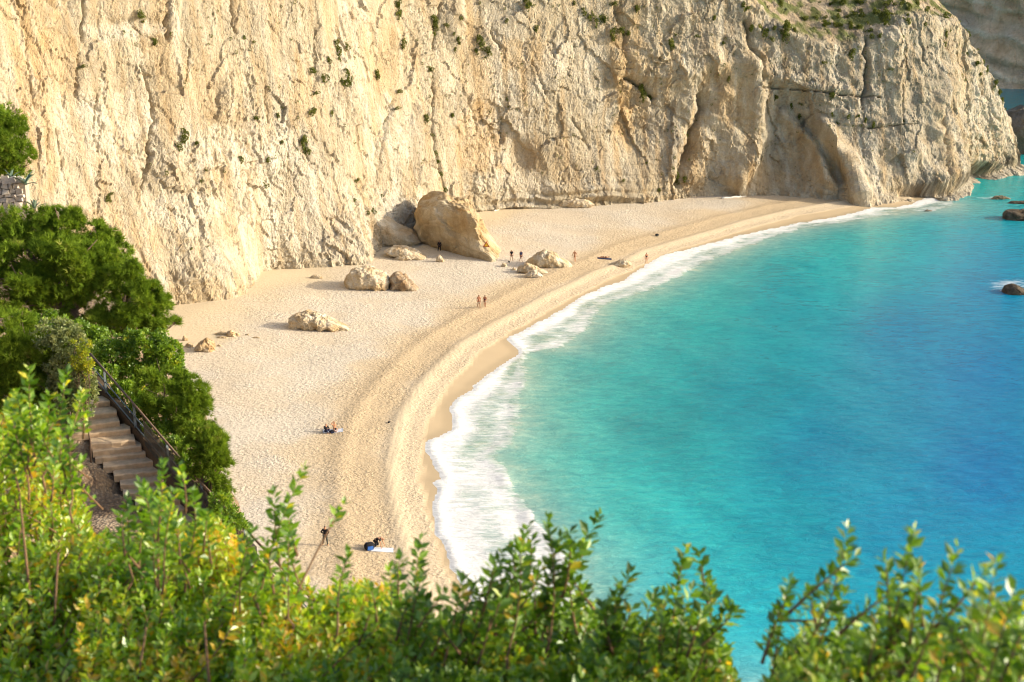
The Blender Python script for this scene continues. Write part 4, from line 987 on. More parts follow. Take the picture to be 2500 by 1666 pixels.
# ---- foreground shrubs: leafy shoots
def shoot(rs, tip, length, lean, nleaf, ls_, stem_r=0.0035):
    """returns stem points and leaf (pos, dir, size); grows from below up to tip"""
    base = tip - np.array([lean[0] * length, lean[1] * length, length * math.sqrt(max(0.05, 1 - lean[0]**2 - lean[1]**2))])
    mid = (base + tip) / 2 + rs.normal(0, 0.06 * length, 3) * np.array([1, 1, 0.2])
    t = np.linspace(0, 1, 8)[:, None]; pts = (1-t)**2 * base + 2*t*(1-t) * mid + t*t * tip
    tl = np.clip(np.linspace(0.12, 1.0, nleaf) + rs.normal(0, 0.02, nleaf), 0.05, 1)
    pos = np.stack([np.interp(tl, t[:, 0], pts[:, j]) for j in range(3)], 1)
    ax = tip - base; ax /= np.linalg.norm(ax)
    ang = np.arange(nleaf) * 2.4 + rs.normal(0, 0.4, nleaf) + rs.random() * 6
    a = np.cross(ax, [0.3, 1, 0.1]); a /= np.linalg.norm(a); b = np.cross(ax, a)
    dr = np.cos(ang)[:, None] * a + np.sin(ang)[:, None] * b + ax * (0.55 + 0.5 * tl[:, None] ** 3) + rs.normal(0, 0.15, (nleaf, 3))
    sz = ls_ * (0.75 + 0.5 * rs.random(nleaf)) * (1 - 0.25 * (tl > 0.93))
    return pts, pos, dr, sz, tl
def leaf_frames(dr, rs):
    x = dr / np.linalg.norm(dr, axis=1)[:, None]; upv = np.array([0, 0, 1.0]) + rs.normal(0, 0.5, x.shape)
    y = np.cross(upv, x); y /= np.linalg.norm(y, axis=1)[:, None] + 1e-9; z = np.cross(x, y); return x, y, z
TOPS = [(-100,900),(0,985),(70,965),(110,1030),(180,1110),(205,1240),(240,1290),(330,1270),(400,1225),(450,1255),(520,1270),(600,1330),(680,1370),(760,1395),(850,1385),(930,1415),(1000,1470),(1080,1490),(1150,1480),(1220,1440),(1300,1415),(1380,1400),(1450,1470),(1530,1520),(1600,1490),(1680,1480),(1760,1530),(1790,1590),(1800,1690),(1880,1690),(1905,1580),(1960,1510),(2040,1490),(2120,1500),(2200,1490),(2280,1520),(2350,1470),(2420,1450),(2500,1440),(2620,1420)]
tx, ty = zip(*TOPS); tx = np.array(tx, float); ty = np.array(ty, float)
fx_ = np.arange(-160, 2660, 12.0); fy_ = np.interp(fx_, tx, ty) + 75 * fbm(np.stack([fx_ / 120, fx_ * 0 + 4, fx_ * 0], -1), 3) + 12; tx, ty = fx_, fy_
SHRUBS = [  # x range, depth range, leaf material, label, count, leaf size, seed
 (-160, 240, 5.4, 7.6, L_BUSH, 'tall bright green shrub with yellow tips in front of the steps', 600, 0.047, 201),
 (200, 620, 5.0, 6.8, L_BUSH, 'lime green shrub filling the slope below the steps', 580, 0.047, 202),
 (580, 1010, 4.7, 6.2, L_BUSH, 'mixed green and orange-tipped shrub in front of the beach', 520, 0.045, 203),
 (960, 1460, 4.3, 5.6, L_DARK, 'darker upright shrub in front of the surf', 540, 0.045, 204),
 (1420, 1800, 4.0, 5.2, L_DARK, 'open dark green shrub in front of the turquoise shallows', 300, 0.045, 205),
 (1890, 2640, 3.0, 4.3, L_DARK, 'dark glossy-leaved shrub with pale buds in front of deep blue water', 480, 0.039, 206)]
SPRIGS = {  # silhouetted shoots: tip px, depth, length m, lean x
 201: [(70,900,6.0,.5,.1),(165,905,6.2,.55,.25),(20,990,6,.4,-.1),(175,1040,5.9,.4,.1),(120,960,6.1,.4,.1)],
 202: [(395,1125,5.8,.45,.1),(310,1215,5.8,.4,.1),(470,1200,5.7,.4,.15),(350,1190,5.6,.4,-.1),(425,1205,5.5,.4,.2)],
 203: [(668,1195,5.6,.5,-.05),(745,1140,5.6,.65,.35),(838,1232,5.5,.62,.45),(855,1345,5.3,.35,.2),(620,1290,5.5,.4,.2),(705,1285,5.4,.45,.05),(950,1390,5.2,.35,0)],
 204: [(1025,1312,5.0,.55,.1),(1035,1400,4.9,.4,.2),(1225,1350,4.9,.5,.3),(1290,1280,4.9,.55,.25),(1338,1265,4.8,.5,-.02),(1372,1310,4.8,.5,.1),(1470,1258,4.8,.6,.4),(1270,1320,4.7,.5,.1),(1130,1405,4.8,.35,.2)],
 205: [(1675,1338,4.6,.5,.12),(1735,1415,4.5,.45,.05),(1785,1470,4.4,.45,.3),(1540,1395,4.6,.45,.2),(1510,1430,4.6,.4,.1),(1690,1440,4.4,.4,.1),(1600,1440,4.5,.4,.15)],
 206: [(1928,1412,3.9,.38,.08),(2070,1290,3.8,.55,.3),(2232,1292,3.6,.5,.15),(2340,1335,3.4,.45,.25),(2245,1380,3.5,.4,.1),(2432,1368,3.1,.4,.08),(2480,1440,3.0,.35,.15),(2150,1480,3.6,.3,.1),(2385,1430,3.2,.35,-.1)]}
LEAF_ME = {}
def single_leaf(mat, k):
    key = (mat.name, k)
    if key not in LEAF_ME: LEAF_ME[key] = mesh_np('leaf', LT_V, LT_F, mat, False, {'rnd': np.full(len(LT_V), [0.15, 0.4, 0.6, 0.8, 0.97][k])})
    return LEAF_ME[key]
for (x0, x1, d0, d1, mat, label, cnt, lsz, seed) in SHRUBS:
    rs = np.random.default_rng(seed); cxm = (x0 + x1) / 2; b = at(cxm, 1560, (d0 + d1) / 2); loc = np.array([b[0], b[1], hz1(b[0], b[1])])
    t = thing('foreground_shrub', label, 'shrub', loc)
    VV, FF, RR, base = [], [], [], 0; stems = MB()
    for k in range(cnt):
        px = rs.uniform(x0, x1); top = np.interp(px, tx, ty); py = top + (1720 - top) * rs.random() ** 1.25 + 8
        if py > 1800 or (680 < px < 900 and py < 1400): continue
        D_ = d0 + (d1 - d0) * (1 - (py - top) / (1750 - top + 1)) * (0.75 + 0.5 * rs.random()); D_ = np.clip(D_, d0 - 0.4, d1 + 0.3)
        tip = at(px, py, D_); L = rs.uniform(0.28, 0.5)
        pts, pos, dr, sz, tl = shoot(rs, tip, L, (np.clip(rs.normal(0.12, 0.32), -.7, .7), np.clip(rs.normal(0, 0.3), -.6, .6)), int(L * 85), lsz)
        fr = leaf_frames(dr, rs); V, F = stamp(LT_V, LT_F, pos, *fr, sz)
        VV.append(V - loc); FF.append(F + base); base += len(V)
        sh_ = 0.34 * perlin(np.array([[px / 110, py / 90, seed * 1.7]]))[0] + rs.normal(0, 0.13); rv = np.clip((0.50 if seed < 204 else 0.42) + sh_ + 0.22 * tl + rs.normal(0, 0.13, len(pos)) + (rs.random(len(pos)) < 0.035) * 0.4, 0, 1); RR.append(np.repeat(rv, len(LT_V)))
        stems.tube(pts[::2] - loc, np.linspace(0.005, 0.0016, 4), 4)
    # woody stems rising from the ground
    for k in range(7):
        px = rs.uniform(x0, x1); e = at(px, np.interp(px, tx, ty) + 260, rs.uniform(d0, d1)) - loc; f0 = np.array([e[0] * 0.7, e[1] * 0.8, 0]); f0[2] = hz1(f0[0] + loc[0], f0[1] + loc[1]) - loc[2] - 0.1
        stems.tube([f0, (f0 + e) / 2 + rs.normal(0, 0.05, 3), e], [0.010, 0.007, 0.004], 6)
    fo_ = obj('foliage', mesh_np('foliage', np.concatenate(VV), np.concatenate(FF), mat, False, {'rnd': np.concatenate(RR)}), t); kind(fo_, 'stuff')
    obj('stems', stems.mesh('stems', M_TWIG, True), t)
    nobj = 0; xV, xF, xR, xb = [], [], [], 0
    for (px, py, D_, L, lx) in SPRIGS[seed]:
        tip = at(px, py, D_); L *= 0.85; side = [(tip, L, lx, 1)]
        for q in range(0 if px in (838, 745, 855, 705) else 3):       # side twigs lower on the same shoot
            f = (0.25, 0.42, 0.6)[q] + rs.normal(0, 0.05); bp = tip - np.array([lx * L, 0, L * math.sqrt(1 - lx * lx)]) * f
            side.append((bp + np.array([rs.choice([-1, 1]) * rs.uniform(.03, .08), rs.normal(0, .05), rs.uniform(-.01, .05)]), L * 0.5, lx + rs.normal(0, .35), 0))
        mb = MB(); sp_ = None
        for (tp, L_, lx_, main) in side:
            pts, pos, dr, sz, tl = shoot(rs, tp, L_, (float(np.clip(lx_, -.7, .7)), rs.normal(0, 0.1)), int(L_ * 135), lsz * 1.05)
            stem_p = pts[::2]
            if main:             # the stem runs on down into the shrub
                bx_, by2, bd_ = project(pts[0]); dn = at(float(bx_) - 30 * lx_ * rs.random(), max(float(by2) + 60, float(np.interp(bx_, tx, ty)) + 110), float(bd_)); stem_p = np.vstack([dn, (dn + pts[0]) / 2 + rs.normal(0, .012, 3), stem_p])
            mb.tube(stem_p - loc, np.linspace(0.0060, 0.0015 if px != 838 else 0.0035, len(stem_p)), 5)
            if px == 838: k_ = (tl > 0.80) | (tl < 0.25); pos, dr, sz = pos[k_], dr[k_], sz[k_]
            x_, y_, z_ = leaf_frames(dr, rs)
            if main and nobj + len(pos) <= 290:
                keepo = (x_, y_, z_, pos, sz); nobj += len(pos)
            else:
                if main: keepo = None
                V, F = stamp(LT_V, LT_F, pos, x_, y_, z_, sz); xV.append(V - loc); xF.append(F + xb); xb += len(V)
                xR.append(np.repeat(np.clip(rs.normal(0.42, 0.2, len(pos)) + (rs.random(len(pos)) < .05) * .5, 0, 1), len(LT_V)))
        sp_ = obj('sprig', mb.mesh('sprig', M_TWIG, True), t)
        if keepo:
            x_, y_, z_, pos, sz = keepo
            for j in range(len(pos)):
                kk = int(np.clip(rs.normal(1.3, 1.0), 0, 3)) if rs.random() > 0.05 else 4
                lo = obj('leaf', single_leaf(mat, kk), sp_); M_ = Matrix(((x_[j,0], y_[j,0], z_[j,0]), (x_[j,1], y_[j,1], z_[j,1]), (x_[j,2], y_[j,2], z_[j,2]))).to_4x4()
                lo.matrix_basis = Matrix.Translation(Vector((pos[j] - loc).tolist())) @ M_ @ Matrix.Scale(float(sz[j]), 4)
    kind(obj('twig_leaves', mesh_np('twig_leaves', np.concatenate(xV), np.concatenate(xF), mat, False, {'rnd': np.concatenate(xR)}), t), 'stuff')

# ---- scrub on the cliff
TUFT = []
for k in range(7):
    rs = np.random.default_rng(300 + k); PP, DD = [], []
    for b_ in range(rs.integers(3, 6)):
        c_ = np.array([rs.normal(0, 0.34), rs.normal(0, 0.2), rs.normal(-0.05, 0.32)]); rr = rs.uniform(0.25, 0.5); n = int(60 * rr) + 6
        u = rs.normal(size=(n, 3)); u /= np.linalg.norm(u, axis=1)[:, None]
        PP.append(c_ + u * rr * (0.5 + 0.5 * rs.random((n, 1)))); DD.append(u + np.array([0, 0, 0.3]) + rs.normal(0, 0.4, u.shape))
    p = np.concatenate(PP); u = np.concatenate(DD); n = len(p)
    fx, fy, fz = frames(u, rs); V, F = stamp(CL_V, CL_F, p, fx, fy, fz, rs.uniform(0.16, 0.36, n))
    TUFT.append(mesh_np('scrub', V, F, L_TUFT, False, {'rnd': np.repeat(np.clip(0.45 + 0.4 * perlin(p * 1.5 + k) + rs.normal(0, 0.2, n), 0, 1), len(CL_V))}))
TP = [(345,38,9),(375,100,6),(598,92,5),(620,102,5),(448,330,9),(436,360,9),(478,345,6),(197,158,7),(268,470,6),(265,480,7),(485,440,5),(505,415,4),(587,388,5),(607,408,4),(645,450,6),(650,390,6),(680,280,6),(620,285,5),(738,355,9),(748,370,8),(686,345,4),(503,600,3),(464,605,3),
      (770,170,12),(785,185,14),(800,150,7),(820,115,9),(845,110,10),(850,190,13),(838,205,12),(770,230,9),(765,268,10),(805,275,5),(828,140,6),(975,225,10),(962,260,8),(915,178,7),(860,350,4),(870,440,5),(865,490,5),(928,478,4),(910,515,9),(895,520,6),
      (1060,45,9),(1062,60,8),(1056,85,8),(1088,62,6),(1110,85,5),(1120,95,7),(1122,105,5),(970,10,9),(975,30,8),(982,105,10),(1126,42,5),(1108,122,5),(1172,105,13),(1190,118,9),(1165,120,7),(1285,15,9),(1290,5,8),(1300,12,7),(1235,50,5),(1308,70,6),(1238,240,4),(1240,255,4),(1108,275,6),(1050,170,6),(1040,290,8),(1050,330,6),(1060,370,6),(1065,395,6),(1072,420,6),(1085,465,9),(1080,475,8),(1070,483,7),
      (1420,30,9),(1450,45,13),(1440,40,8),(1475,45,7),(1495,75,10),(1510,70,8),(1500,90,7),(1520,85,8),(1535,75,6),(1400,8,6),(1495,5,9),(1555,20,7),(1545,205,5),(1570,225,9),(1585,235,7),(1640,105,9),(1650,85,6),(1700,85,7),(1765,105,7),(1745,40,6),(1780,190,6),(1656,430,14),(1650,445,10),(1668,435,9),(1640,448,8),(1520,440,5),(1455,410,4),(1580,400,5),(1610,465,5),
      (1815,10,9),(1820,20,8),(1835,65,8),(1855,70,12),(1870,82,12),(1890,70,9),(1915,72,12),(1900,12,8),(1905,3,7),(1925,65,8),(1940,75,6),(1965,50,9),(1880,90,7),(2010,152,8),(2030,228,7),(1952,260,5),(1895,235,6),(1935,258,4),(1950,280,5),(2029,283,5),(2068,285,5),(2090,285,5),(2095,280,4),(2115,295,5),(2134,305,7),(2042,300,5),(2075,135,8),(2085,122,8),(2105,118,7),(2125,90,9),(2120,80,8),(2145,90,6),(2120,110,6),(2145,235,5),(2175,170,7),(2210,300,5),(2355,195,5),(2303,110,7),(2360,125,6),(2385,150,9),(2375,145,7),(2390,165,8),
      (2300,40,11),(2308,55,12),(2318,75,11),(2325,92,9),(2290,28,8),(2040,5,8),(2060,8,9),(2090,5,10),(2100,2,9),(2140,28,9),(2150,40,10),(2165,45,11),(2180,55,10),(2195,58,9),(2120,60,7),(2080,60,7),(2050,62,7),(2105,35,6),(2015,40,6),(1990,45,5),(2230,65,7),(2260,65,5),(2170,5,9),(2180,12,8)]
trs = np.random.default_rng(77)
TP += [(float(x), float(y), float(r_)) for x, y, r_ in zip(trs.uniform(1990, 2270, 46), trs.uniform(2, 72, 46), trs.uniform(4, 9, 46))]
TP += [(float(x), 40 + (float(x) - 2300) * 1.0 + float(y), float(r_)) for x, y, r_ in zip(trs.uniform(2300, 2470, 26), trs.uniform(0, 60, 26), trs.uniform(4, 7, 26))]
for (px, py, r) in TP:
    p, n_ = on_cliff(px + trs.normal(0, 2), py + trs.normal(0, 2)); s_ = r * 235 / FPX * trs.uniform(1.35, 2.0)
    o = obj('cliff_scrub', TUFT[trs.integers(7)], None, p + n_ * 0.12 * s_, (0, 0, trs.uniform(0, 6.28))); o.scale = (s_ * trs.uniform(0.7, 1.2), s_ * 0.8, s_ * trs.uniform(0.6, 1.4))
    top_r = px > 1990 and py < 70
    if (px, py) in ((1656,430),(1650,445),(1668,435),(1640,448)): tag(o, 'green scrub growing at the foot of the dark gully in the cliff', 'shrub', 'scrub at the gully foot')
    elif px > 2280 and 20 < py < 100 and px < 2335: tag(o, 'dark scrub in the chute beside the headland ridge', 'shrub', 'scrub in the ridge chute')
    elif px > 2280: tag(o, 'low scrub along the ridge running down to the headland tip', 'shrub', 'scrub along the descending ridge')
    elif top_r: tag(o, 'low scrub on the sloping top of the headland', 'shrub', 'scrub on the headland slope')
    else:
        for lim, lb, gp in ((270, 'small scrub plant in the seams of the pale wall above the evergreens', 'scrub above the evergreens'), (760, 'small scrub plant on the smooth chalky wall left of the jointed buttress', 'scrub on the chalky wall'),
                            (985, 'olive scrub on the jointed buttress near the leaning boulder', 'scrub on the jointed buttress'), (1100, 'green scrub along the vertical crack above the leaning boulder', 'scrub along the vertical crack'),
                            (1395, 'dotted scrub on the wall above the bedded cliff foot', 'scrub above the bedded foot'), (1800, 'dark scrub around the overhang beside the gully', 'scrub around the overhang'),
                            (1975, 'scrub on the ledge over the arched hollow', 'scrub over the arched hollow'), (9999, 'scrub in the cracks of the headland wall above the sea', 'scrub on the headland wall')):
            if px < lim: tag(o, lb, 'shrub', gp); break
# tiny scattered tufts too many to count
n = 700; pxr = trs.uniform(150, 2460, n); pyr = trs.uniform(5, 430, n)
keep = (perlin(np.stack([pxr / 130, pyr / 130, pxr * 0 + 2], -1)) + 0.25 * (pxr > 1000) > 0.15) | ((pxr > 1900) & (pyr < 75))
VV, FF, RR, base = [], [], [], 0
for px, py in zip(pxr[keep], pyr[keep]):
    p, n_ = on_cliff(px, py); s_ = trs.uniform(0.12, 0.32); m_ = 9
    u = trs.normal(size=(m_, 3)); u /= np.linalg.norm(u, axis=1)[:, None]; fx, fy, fz = frames(u, trs)
    V, F = stamp(CL_V, CL_F, p + u * s_ * 0.5 + n_ * 0.05, fx, fy, fz, np.full(m_, s_ * 0.8)); VV.append(V); FF.append(F + base); base += len(V); RR.append(np.repeat(np.clip(trs.normal(0.45, 0.2, m_), 0, 1), len(CL_V)))
o = kind(obj('cliff_tufts', mesh_np('cliff_tufts', np.concatenate(VV), np.concatenate(FF), L_TUFT, False, {'rnd': np.concatenate(RR)})), 'stuff')
tag(o, 'tiny scattered tufts of plants dotting the cliff', 'plants')

# ================================================================== THINGS ON THE BEACH
# warning sign on the leaning boulder
M_RED = simple('sign_red', (0.42, 0.06, 0.03), 0.5, 0.1, 5, 0.4); M_YEL = simple('sign_yellow', (0.85, 0.50, 0.03), 0.5, 0.08, 5, 0.4); M_WHT = simple('white_paint', (0.8, 0.8, 0.78), 0.6, 0.05, 5, 0.3); M_GALV = simple('galvanised_steel', (0.4, 0.4, 0.4), 0.4, 0.1, 5, 0.5)
bm_ = big.data; bv = np.zeros(len(bm_.vertices) * 3); bm_.vertices.foreach_get('co', bv); bv = bv.reshape(-1, 3) @ np.array(Matrix.Rotation(R(0), 3, 'Z')).T + np.array(big.location)
bx, by_, bd = project(bv); near_ = np.where((bx - 1195) ** 2 + (by_ - 592) ** 2 < 40, bd, 1e9); sp0 = bv[int(np.argmin(near_))]
sgn = thing('warning_sign', 'triangular yellow warning sign with red border on the leaning boulder', 'sign', sp0 + np.array([-0.10, -1.15, -0.55]), (0, 0, R(-8)))
def tri(w, y0, y1, zc):
    h = w * 0.866; q_ = [(-w/2, -h/3), (w/2, -h/3), (0, 2*h/3)]; mb = MB(); 
    mb.add([[x, y0, z + zc] for x, z in q_] + [[x, y1, z + zc] for x, z in q_], [[0,1,2],[5,4,3],[0,3,4,1],[1,4,5,2],[2,5,3,0]]); return mb
obj('border', tri(1.0, 0.0, 0.03, 0.55).mesh('border', M_RED), sgn); obj('panel', tri(0.62, -0.012, -0.002, 0.54).mesh('panel', M_YEL), sgn)
mb = MB(); mb.box((0, 0.0, 0.06), (0.42, 0.02, 0.14)); obj('plate', mb.mesh('plate', M_WHT), sgn)
mb = MB(); mb.box((0, 0.68, 0.4), (0.07, 1.28, 0.12)); obj('bracket', mb.mesh('bracket', M_GALV), sgn)

# driftwood and small things
M_DRIFT = simple('bleached_wood', (0.72, 0.68, 0.6), 0.8, 0.15, 4, 0.1, 0.02)
def log(p0, p1, r, label, name='driftwood_log'):
    a, b = ground(*p0), ground(*p1); m_ = (a + b) / 2; rs = np.random.default_rng(int(p0[0])); t_ = np.linspace(0, 1, 7)[:, None]; pts = a + (b - a) * t_ - m_ + rs.normal(0, r * 0.3, (7, 3)); pts[:, 2] += r * 0.7
    o = tag(obj(name, None, None, m_), label, 'log'); mb = MB(); mb.tube(pts, r * np.array([1.1, 1, .95, 1, .9, .8, .5]), 8); obj('stem', mb.mesh('stem', M_DRIFT, True), o)
    mb = MB(); k_ = pts[4]; mb.tube([k_, k_ + np.array([0.3, -0.1, 0.35])], [r * 0.5, r * 0.2], 6); obj('branch_stub', mb.mesh('branch_stub', M_DRIFT, True), o)
log((1762, 486), (1822, 481), 0.20, 'bleached white driftwood log on the sand below the cliff')
log((1205, 516), (1222, 513), 0.12, 'short pale driftwood piece at the cliff foot behind the leaning boulder')
M_BLACK = simple('black_cloth', (0.016, 0.016, 0.02), 0.85, 0.3, 10, 0.2); M_NAVY = simple('navy_cloth', (0.022, 0.03, 0.075), 0.85, 0.2, 10, 0.2); M_GREYC = simple('grey_cloth', (0.075, 0.08, 0.07), 0.9, 0.2, 10, 0.2)
M_SKIN = simple('fair_skin', (0.50, 0.25, 0.14), 0.55, 0.1, 8, 0.4); M_TAN = simple('tanned_skin', (0.36, 0.16, 0.085), 0.55, 0.1, 8, 0.4); M_HAIRD = simple('dark_hair', (0.03, 0.02, 0.014), 0.6, 0.3, 20, 0.3); M_HAIRB = simple('brown_hair', (0.16, 0.09, 0.045), 0.6, 0.3, 20, 0.3); M_HAIRF = simple('fair_hair', (0.42, 0.27, 0.12), 0.6, 0.3, 20, 0.3)  # skin materials are plain body tones, a lighter and a tanned one
M_PALE = simple('pale_cloth', (0.62, 0.60, 0.55), 0.9, 0.1, 10, 0.2); M_BROWN = simple('plum_cloth', (0.10, 0.03, 0.04), 0.9, 0.2, 10, 0.2); M_BEIGE = simple('tan_cloth', (0.46, 0.27, 0.16), 0.9, 0.1, 10, 0.2); M_TOWEL = simple('towel_cloth', (0.66, 0.69, 0.74), 0.95, 0.12, 6, 0.1, 0.01); M_BLUE = simple('blue_nylon', (0.03, 0.12, 0.42), 0.6, 0.2, 8, 0.3)

def skin_obj(name, joints, edges, mat, parent, root=0, sub=2):
    me_ = bpy.data.meshes.new(name); me_.from_pydata([j[:3] for j in joints], edges, []); me_.update(); me_.materials.append(mat)
    o = obj(name, me_, parent); md = o.modifiers.new('skin', 'SKIN'); md.use_smooth_shade = True
    for i, j in enumerate(joints):
        sv_ = me_.skin_vertices[0].data[i]; r_ = j[3] if len(j) > 3 else 0.05
        sv_.radius = (r_, j[4] if len(j) > 4 else r_); sv_.use_root = (i == root)
    s_ = o.modifiers.new('sub', 'SUBSURF'); s_.levels = s_.render_levels = sub
    return o
STAND = dict(pelvis=(0,0,.93), waist=(0,0,1.08), chest=(0,0,1.30), neck=(0,0,1.47), head0=(0,-.01,1.56), head1=(0,-.02,1.68),
             sl=(.17,0,1.40), el=(.24,.02,1.12), wl=(.26,-.06,.88), sr=(-.17,0,1.40), er=(-.24,.02,1.12), wr=(-.26,-.06,.88),
             hl=(.09,0,.88), kl=(.10,-.03,.48), al=(.11,.02,.07), tl=(.12,-.14,.035), hr=(-.09,0,.88), kr=(-.10,-.03,.48), ar=(-.11,.02,.07), tr=(-.12,-.14,.035))
RAD = dict(pelvis=(.145,.105), waist=(.125,.095), chest=(.155,.105), neck=(.06,.06), head0=(.075,.085), head1=(.085,.10), sl=(.07,), el=(.048,), wl=(.034,), sr=(.07,), er=(.048,), wr=(.034,), hl=(.09,), kl=(.062,), al=(.042,), tl=(.035,), hr=(.09,), kr=(.062,), ar=(.042,), tr=(.035,))
EDG = [('pelvis','waist'),('waist','chest'),('chest','neck'),('neck','head0'),('head0','head1'),('chest','sl'),('sl','el'),('el','wl'),('chest','sr'),('sr','er'),('er','wr'),('pelvis','hl'),('hl','kl'),('kl','al'),('al','tl'),('pelvis','hr'),('hr','kr'),('kr','ar'),('ar','tr')]
CLOTH = {'shirt': ['pelvis','waist','chest','sl','sr','el','er'], 'jacket': ['pelvis','waist','chest','sl','sr','el','er','wl','wr'], 'vest': ['pelvis','waist','chest'], 'swimsuit': ['pelvis','waist','chest'], 'bikini_top': ['chest'], 'shorts': ['pelvis','hl','hr'], 'trousers': ['pelvis','hl','hr','kl','kr','al','ar'], 'shoes': []}
def hand(parent, w, e, mat):
    w = np.array(w, float); dr = w - np.array(e); dr /= np.linalg.norm(dr); a = np.cross(dr, [0, 1, 0.2]); a /= np.linalg.norm(a); b = np.cross(dr, a); mb = MB()
    mb.tube([w - dr * 0.01, w + dr * 0.04, w + dr * 0.085], [.026, .040, .036], 6)
    for k_, (o_, l_) in enumerate([(-.030, .062), (-.010, .078), (.010, .072), (.029, .055)]):
        s0 = w + dr * .08 + a * o_; mb.tube([s0, s0 + dr * l_ * .55 + b * .006, s0 + dr * l_ + b * .022], [.010, .009, .007], 5)
    s0 = w + dr * .03 - a * .03; mb.tube([s0, s0 + dr * .03 - a * .025, s0 + dr * .06 - a * .03 + b * .012], [.012, .011, .008], 5)
    obj('hand', mb.mesh('hand', mat, True), parent)
def person(px, py, rz_, label, pose=None, clothes=(), skin=M_SKIN, hair=M_HAIRD, height=1.75, long_hair=False, cap=None, dz=0.0, group=None, loc=None):
    J = dict(STAND); J.update(pose or {}); s_ = height / 1.78
    g = ground(px, py) if loc is None else np.array(loc)
    t = thing('person', label, 'person', (g[0], g[1], g[2] + dz), (0, 0, rz_), group); t.scale = (s_, s_, s_)
    names = list(J); idx = {n: i for i, n in enumerate(names)}
    skin_obj('body', [(*J[n], *RAD[n]) for n in names], [(idx[a], idx[b]) for a, b in EDG], skin, t)
    for (what, mat, *grow) in clothes:
        gk = grow[0] if grow else 0.028; ns_ = CLOTH[what]; jj = {n: i for i, n in enumerate(ns_)}
        if what == 'bikini_top':
            c = np.array(J['chest']); u = np.array(J['waist']) - c; u /= np.linalg.norm(u); pts = [c + u * -.01, c + u * .10]; skin_obj(what, [(*p, .185, .135) for p in pts], [(0, 1)], mat, t, 0, 1); continue
        js = []
        for n in ns_:
            p = np.array(J[n], float); r_ = RAD[n]
            if what == 'shirt' and n in ('el', 'er'): p = p * 0.6 + np.array(J['s' + n[1]]) * 0.4
            if what == 'shorts' and n in ('hl', 'hr'): p = p * 0.55 + np.array(J['k' + n[1]]) * 0.45
            if what == 'trousers' and n in ('al', 'ar'): p = p * 0.95 + np.array(J['k' + n[1]]) * 0.05
            js.append((*p, *[x + gk for x in r_]))
        ed = [(jj[a], jj[b]) for a, b in EDG if a in jj and b in jj]
        skin_obj(what, js, ed, mat, t, 0, 1)
    for sd_ in 'lr': hand(t, J['w' + sd_], J['e' + sd_], skin)
    h0, h1, nk = np.array(J['head0'], float), np.array(J['head1'], float), np.array(J['neck'], float); ax = h1 - h0; ax /= np.linalg.norm(ax)
    pts = [(*(h0 + ax * .045 + np.array([0, .03, 0])), .082, .088), (*(h1 + np.array([0, .012, 0]) + ax * .012), .092, .102)]
    if long_hair: pts = [(*(nk + np.array([0, .07, -.02])), .05, .04)] + pts
    skin_obj('hair', pts, [(i, i + 1) for i in range(len(pts) - 1)], hair, t, len(pts) - 1, 1)
    # face: nose and ears as one small part
    mb = MB(); fc_ = np.array([0, -1, 0.0]); mid = (h0 + h1) / 2; mb.tube([mid + fc_ * .085 + ax * .02, mid + fc_ * .112 - ax * .015, mid + fc_ * .09 - ax * .022], [.008, .014, .006], 5)
    for k_ in (-1, 1): mb.tube([mid + np.array([k_ * .082, 0, 0]) + ax * .02, mid + np.array([k_ * .092, .005, 0]) - ax * .02], [.014, .010], 5)
    obj('face', mb.mesh('face', skin, True), t)
    return t
WALK = dict(kl=(.10,-.16,.49), al=(.11,-.14,.09), tl=(.12,-.30,.05), kr=(-.10,.03,.48), ar=(-.11,.26,.11), tr=(-.12,.13,.04), wl=(.27,.10,.90), wr=(-.25,-.20,.92), el=(.25,.08,1.12), er=(-.24,-.04,1.12))
WIDE = dict(kl=(.17,-.02,.48), al=(.24,.02,.07), tl=(.27,-.13,.035), kr=(-.14,-.02,.48), ar=(-.19,.02,.07), tr=(-.21,-.13,.035))
HANDS_HIP = dict(el=(.33,.06,1.18), wl=(.17,-.06,1.02), er=(-.33,.06,1.18), wr=(-.17,-.06,1.02))
person(1073, 614, R(175), 'person in black jacket and trousers in the shade of the leaning boulder', {**WIDE, 'head1': (0,-.12,1.64), 'head0': (0,-.06,1.55)}, [('jacket', M_BLACK, .03), ('trousers', M_BLACK)], M_TAN, M_HAIRD, 1.75)
person(1249, 637, R(10), 'fair-haired person in dark top carrying bag, walking by leaning boulder', WALK, [('shirt', M_BLACK), ('shorts', M_BLACK)], M_SKIN, M_HAIRF, 1.72, True)
person(1272, 639, R(20), 'person in loose navy shirt walking beside the fair-haired walker', WALK, [('shirt', M_NAVY, .03), ('shorts', M_NAVY, .03)], M_TAN, M_HAIRD, 1.74)
person(1403, 639, R(-10), 'bare-chested person in tan shorts walking past the wide cream boulder', {**WALK, 'wl': (.36,.0,.92), 'el': (.30,.04,1.12), 'wr': (-.36,-.02,.92), 'er': (-.30,.02,1.12)}, [('shorts', M_BEIGE, .03)], M_SKIN, M_HAIRB, 1.78)
person(1578, 643, R(15), 'person in black one-piece swimsuit standing at the water edge', {'kl': (.09,-.08,.49), 'al': (.09,.0,.08)}, [('swimsuit', M_BLACK, .03)], M_SKIN, M_HAIRD, 1.70, True)
person(1169, 752, R(15), 'tanned person in pale shorts walking hand in hand toward the steps', {**WALK, 'wl': (.22,-.12,.86)}, [('shorts', M_PALE, .04)], M_TAN, M_HAIRD, 1.84)
person(1184, 750, R(-5), 'person in plum top and pale skirt walking beside tanned companion', {**WALK, 'wr': (-.22,-.12,.86)}, [('vest', M_BROWN, .035), ('shorts', M_PALE, .06)], M_TAN, M_HAIRD, 1.68, True)
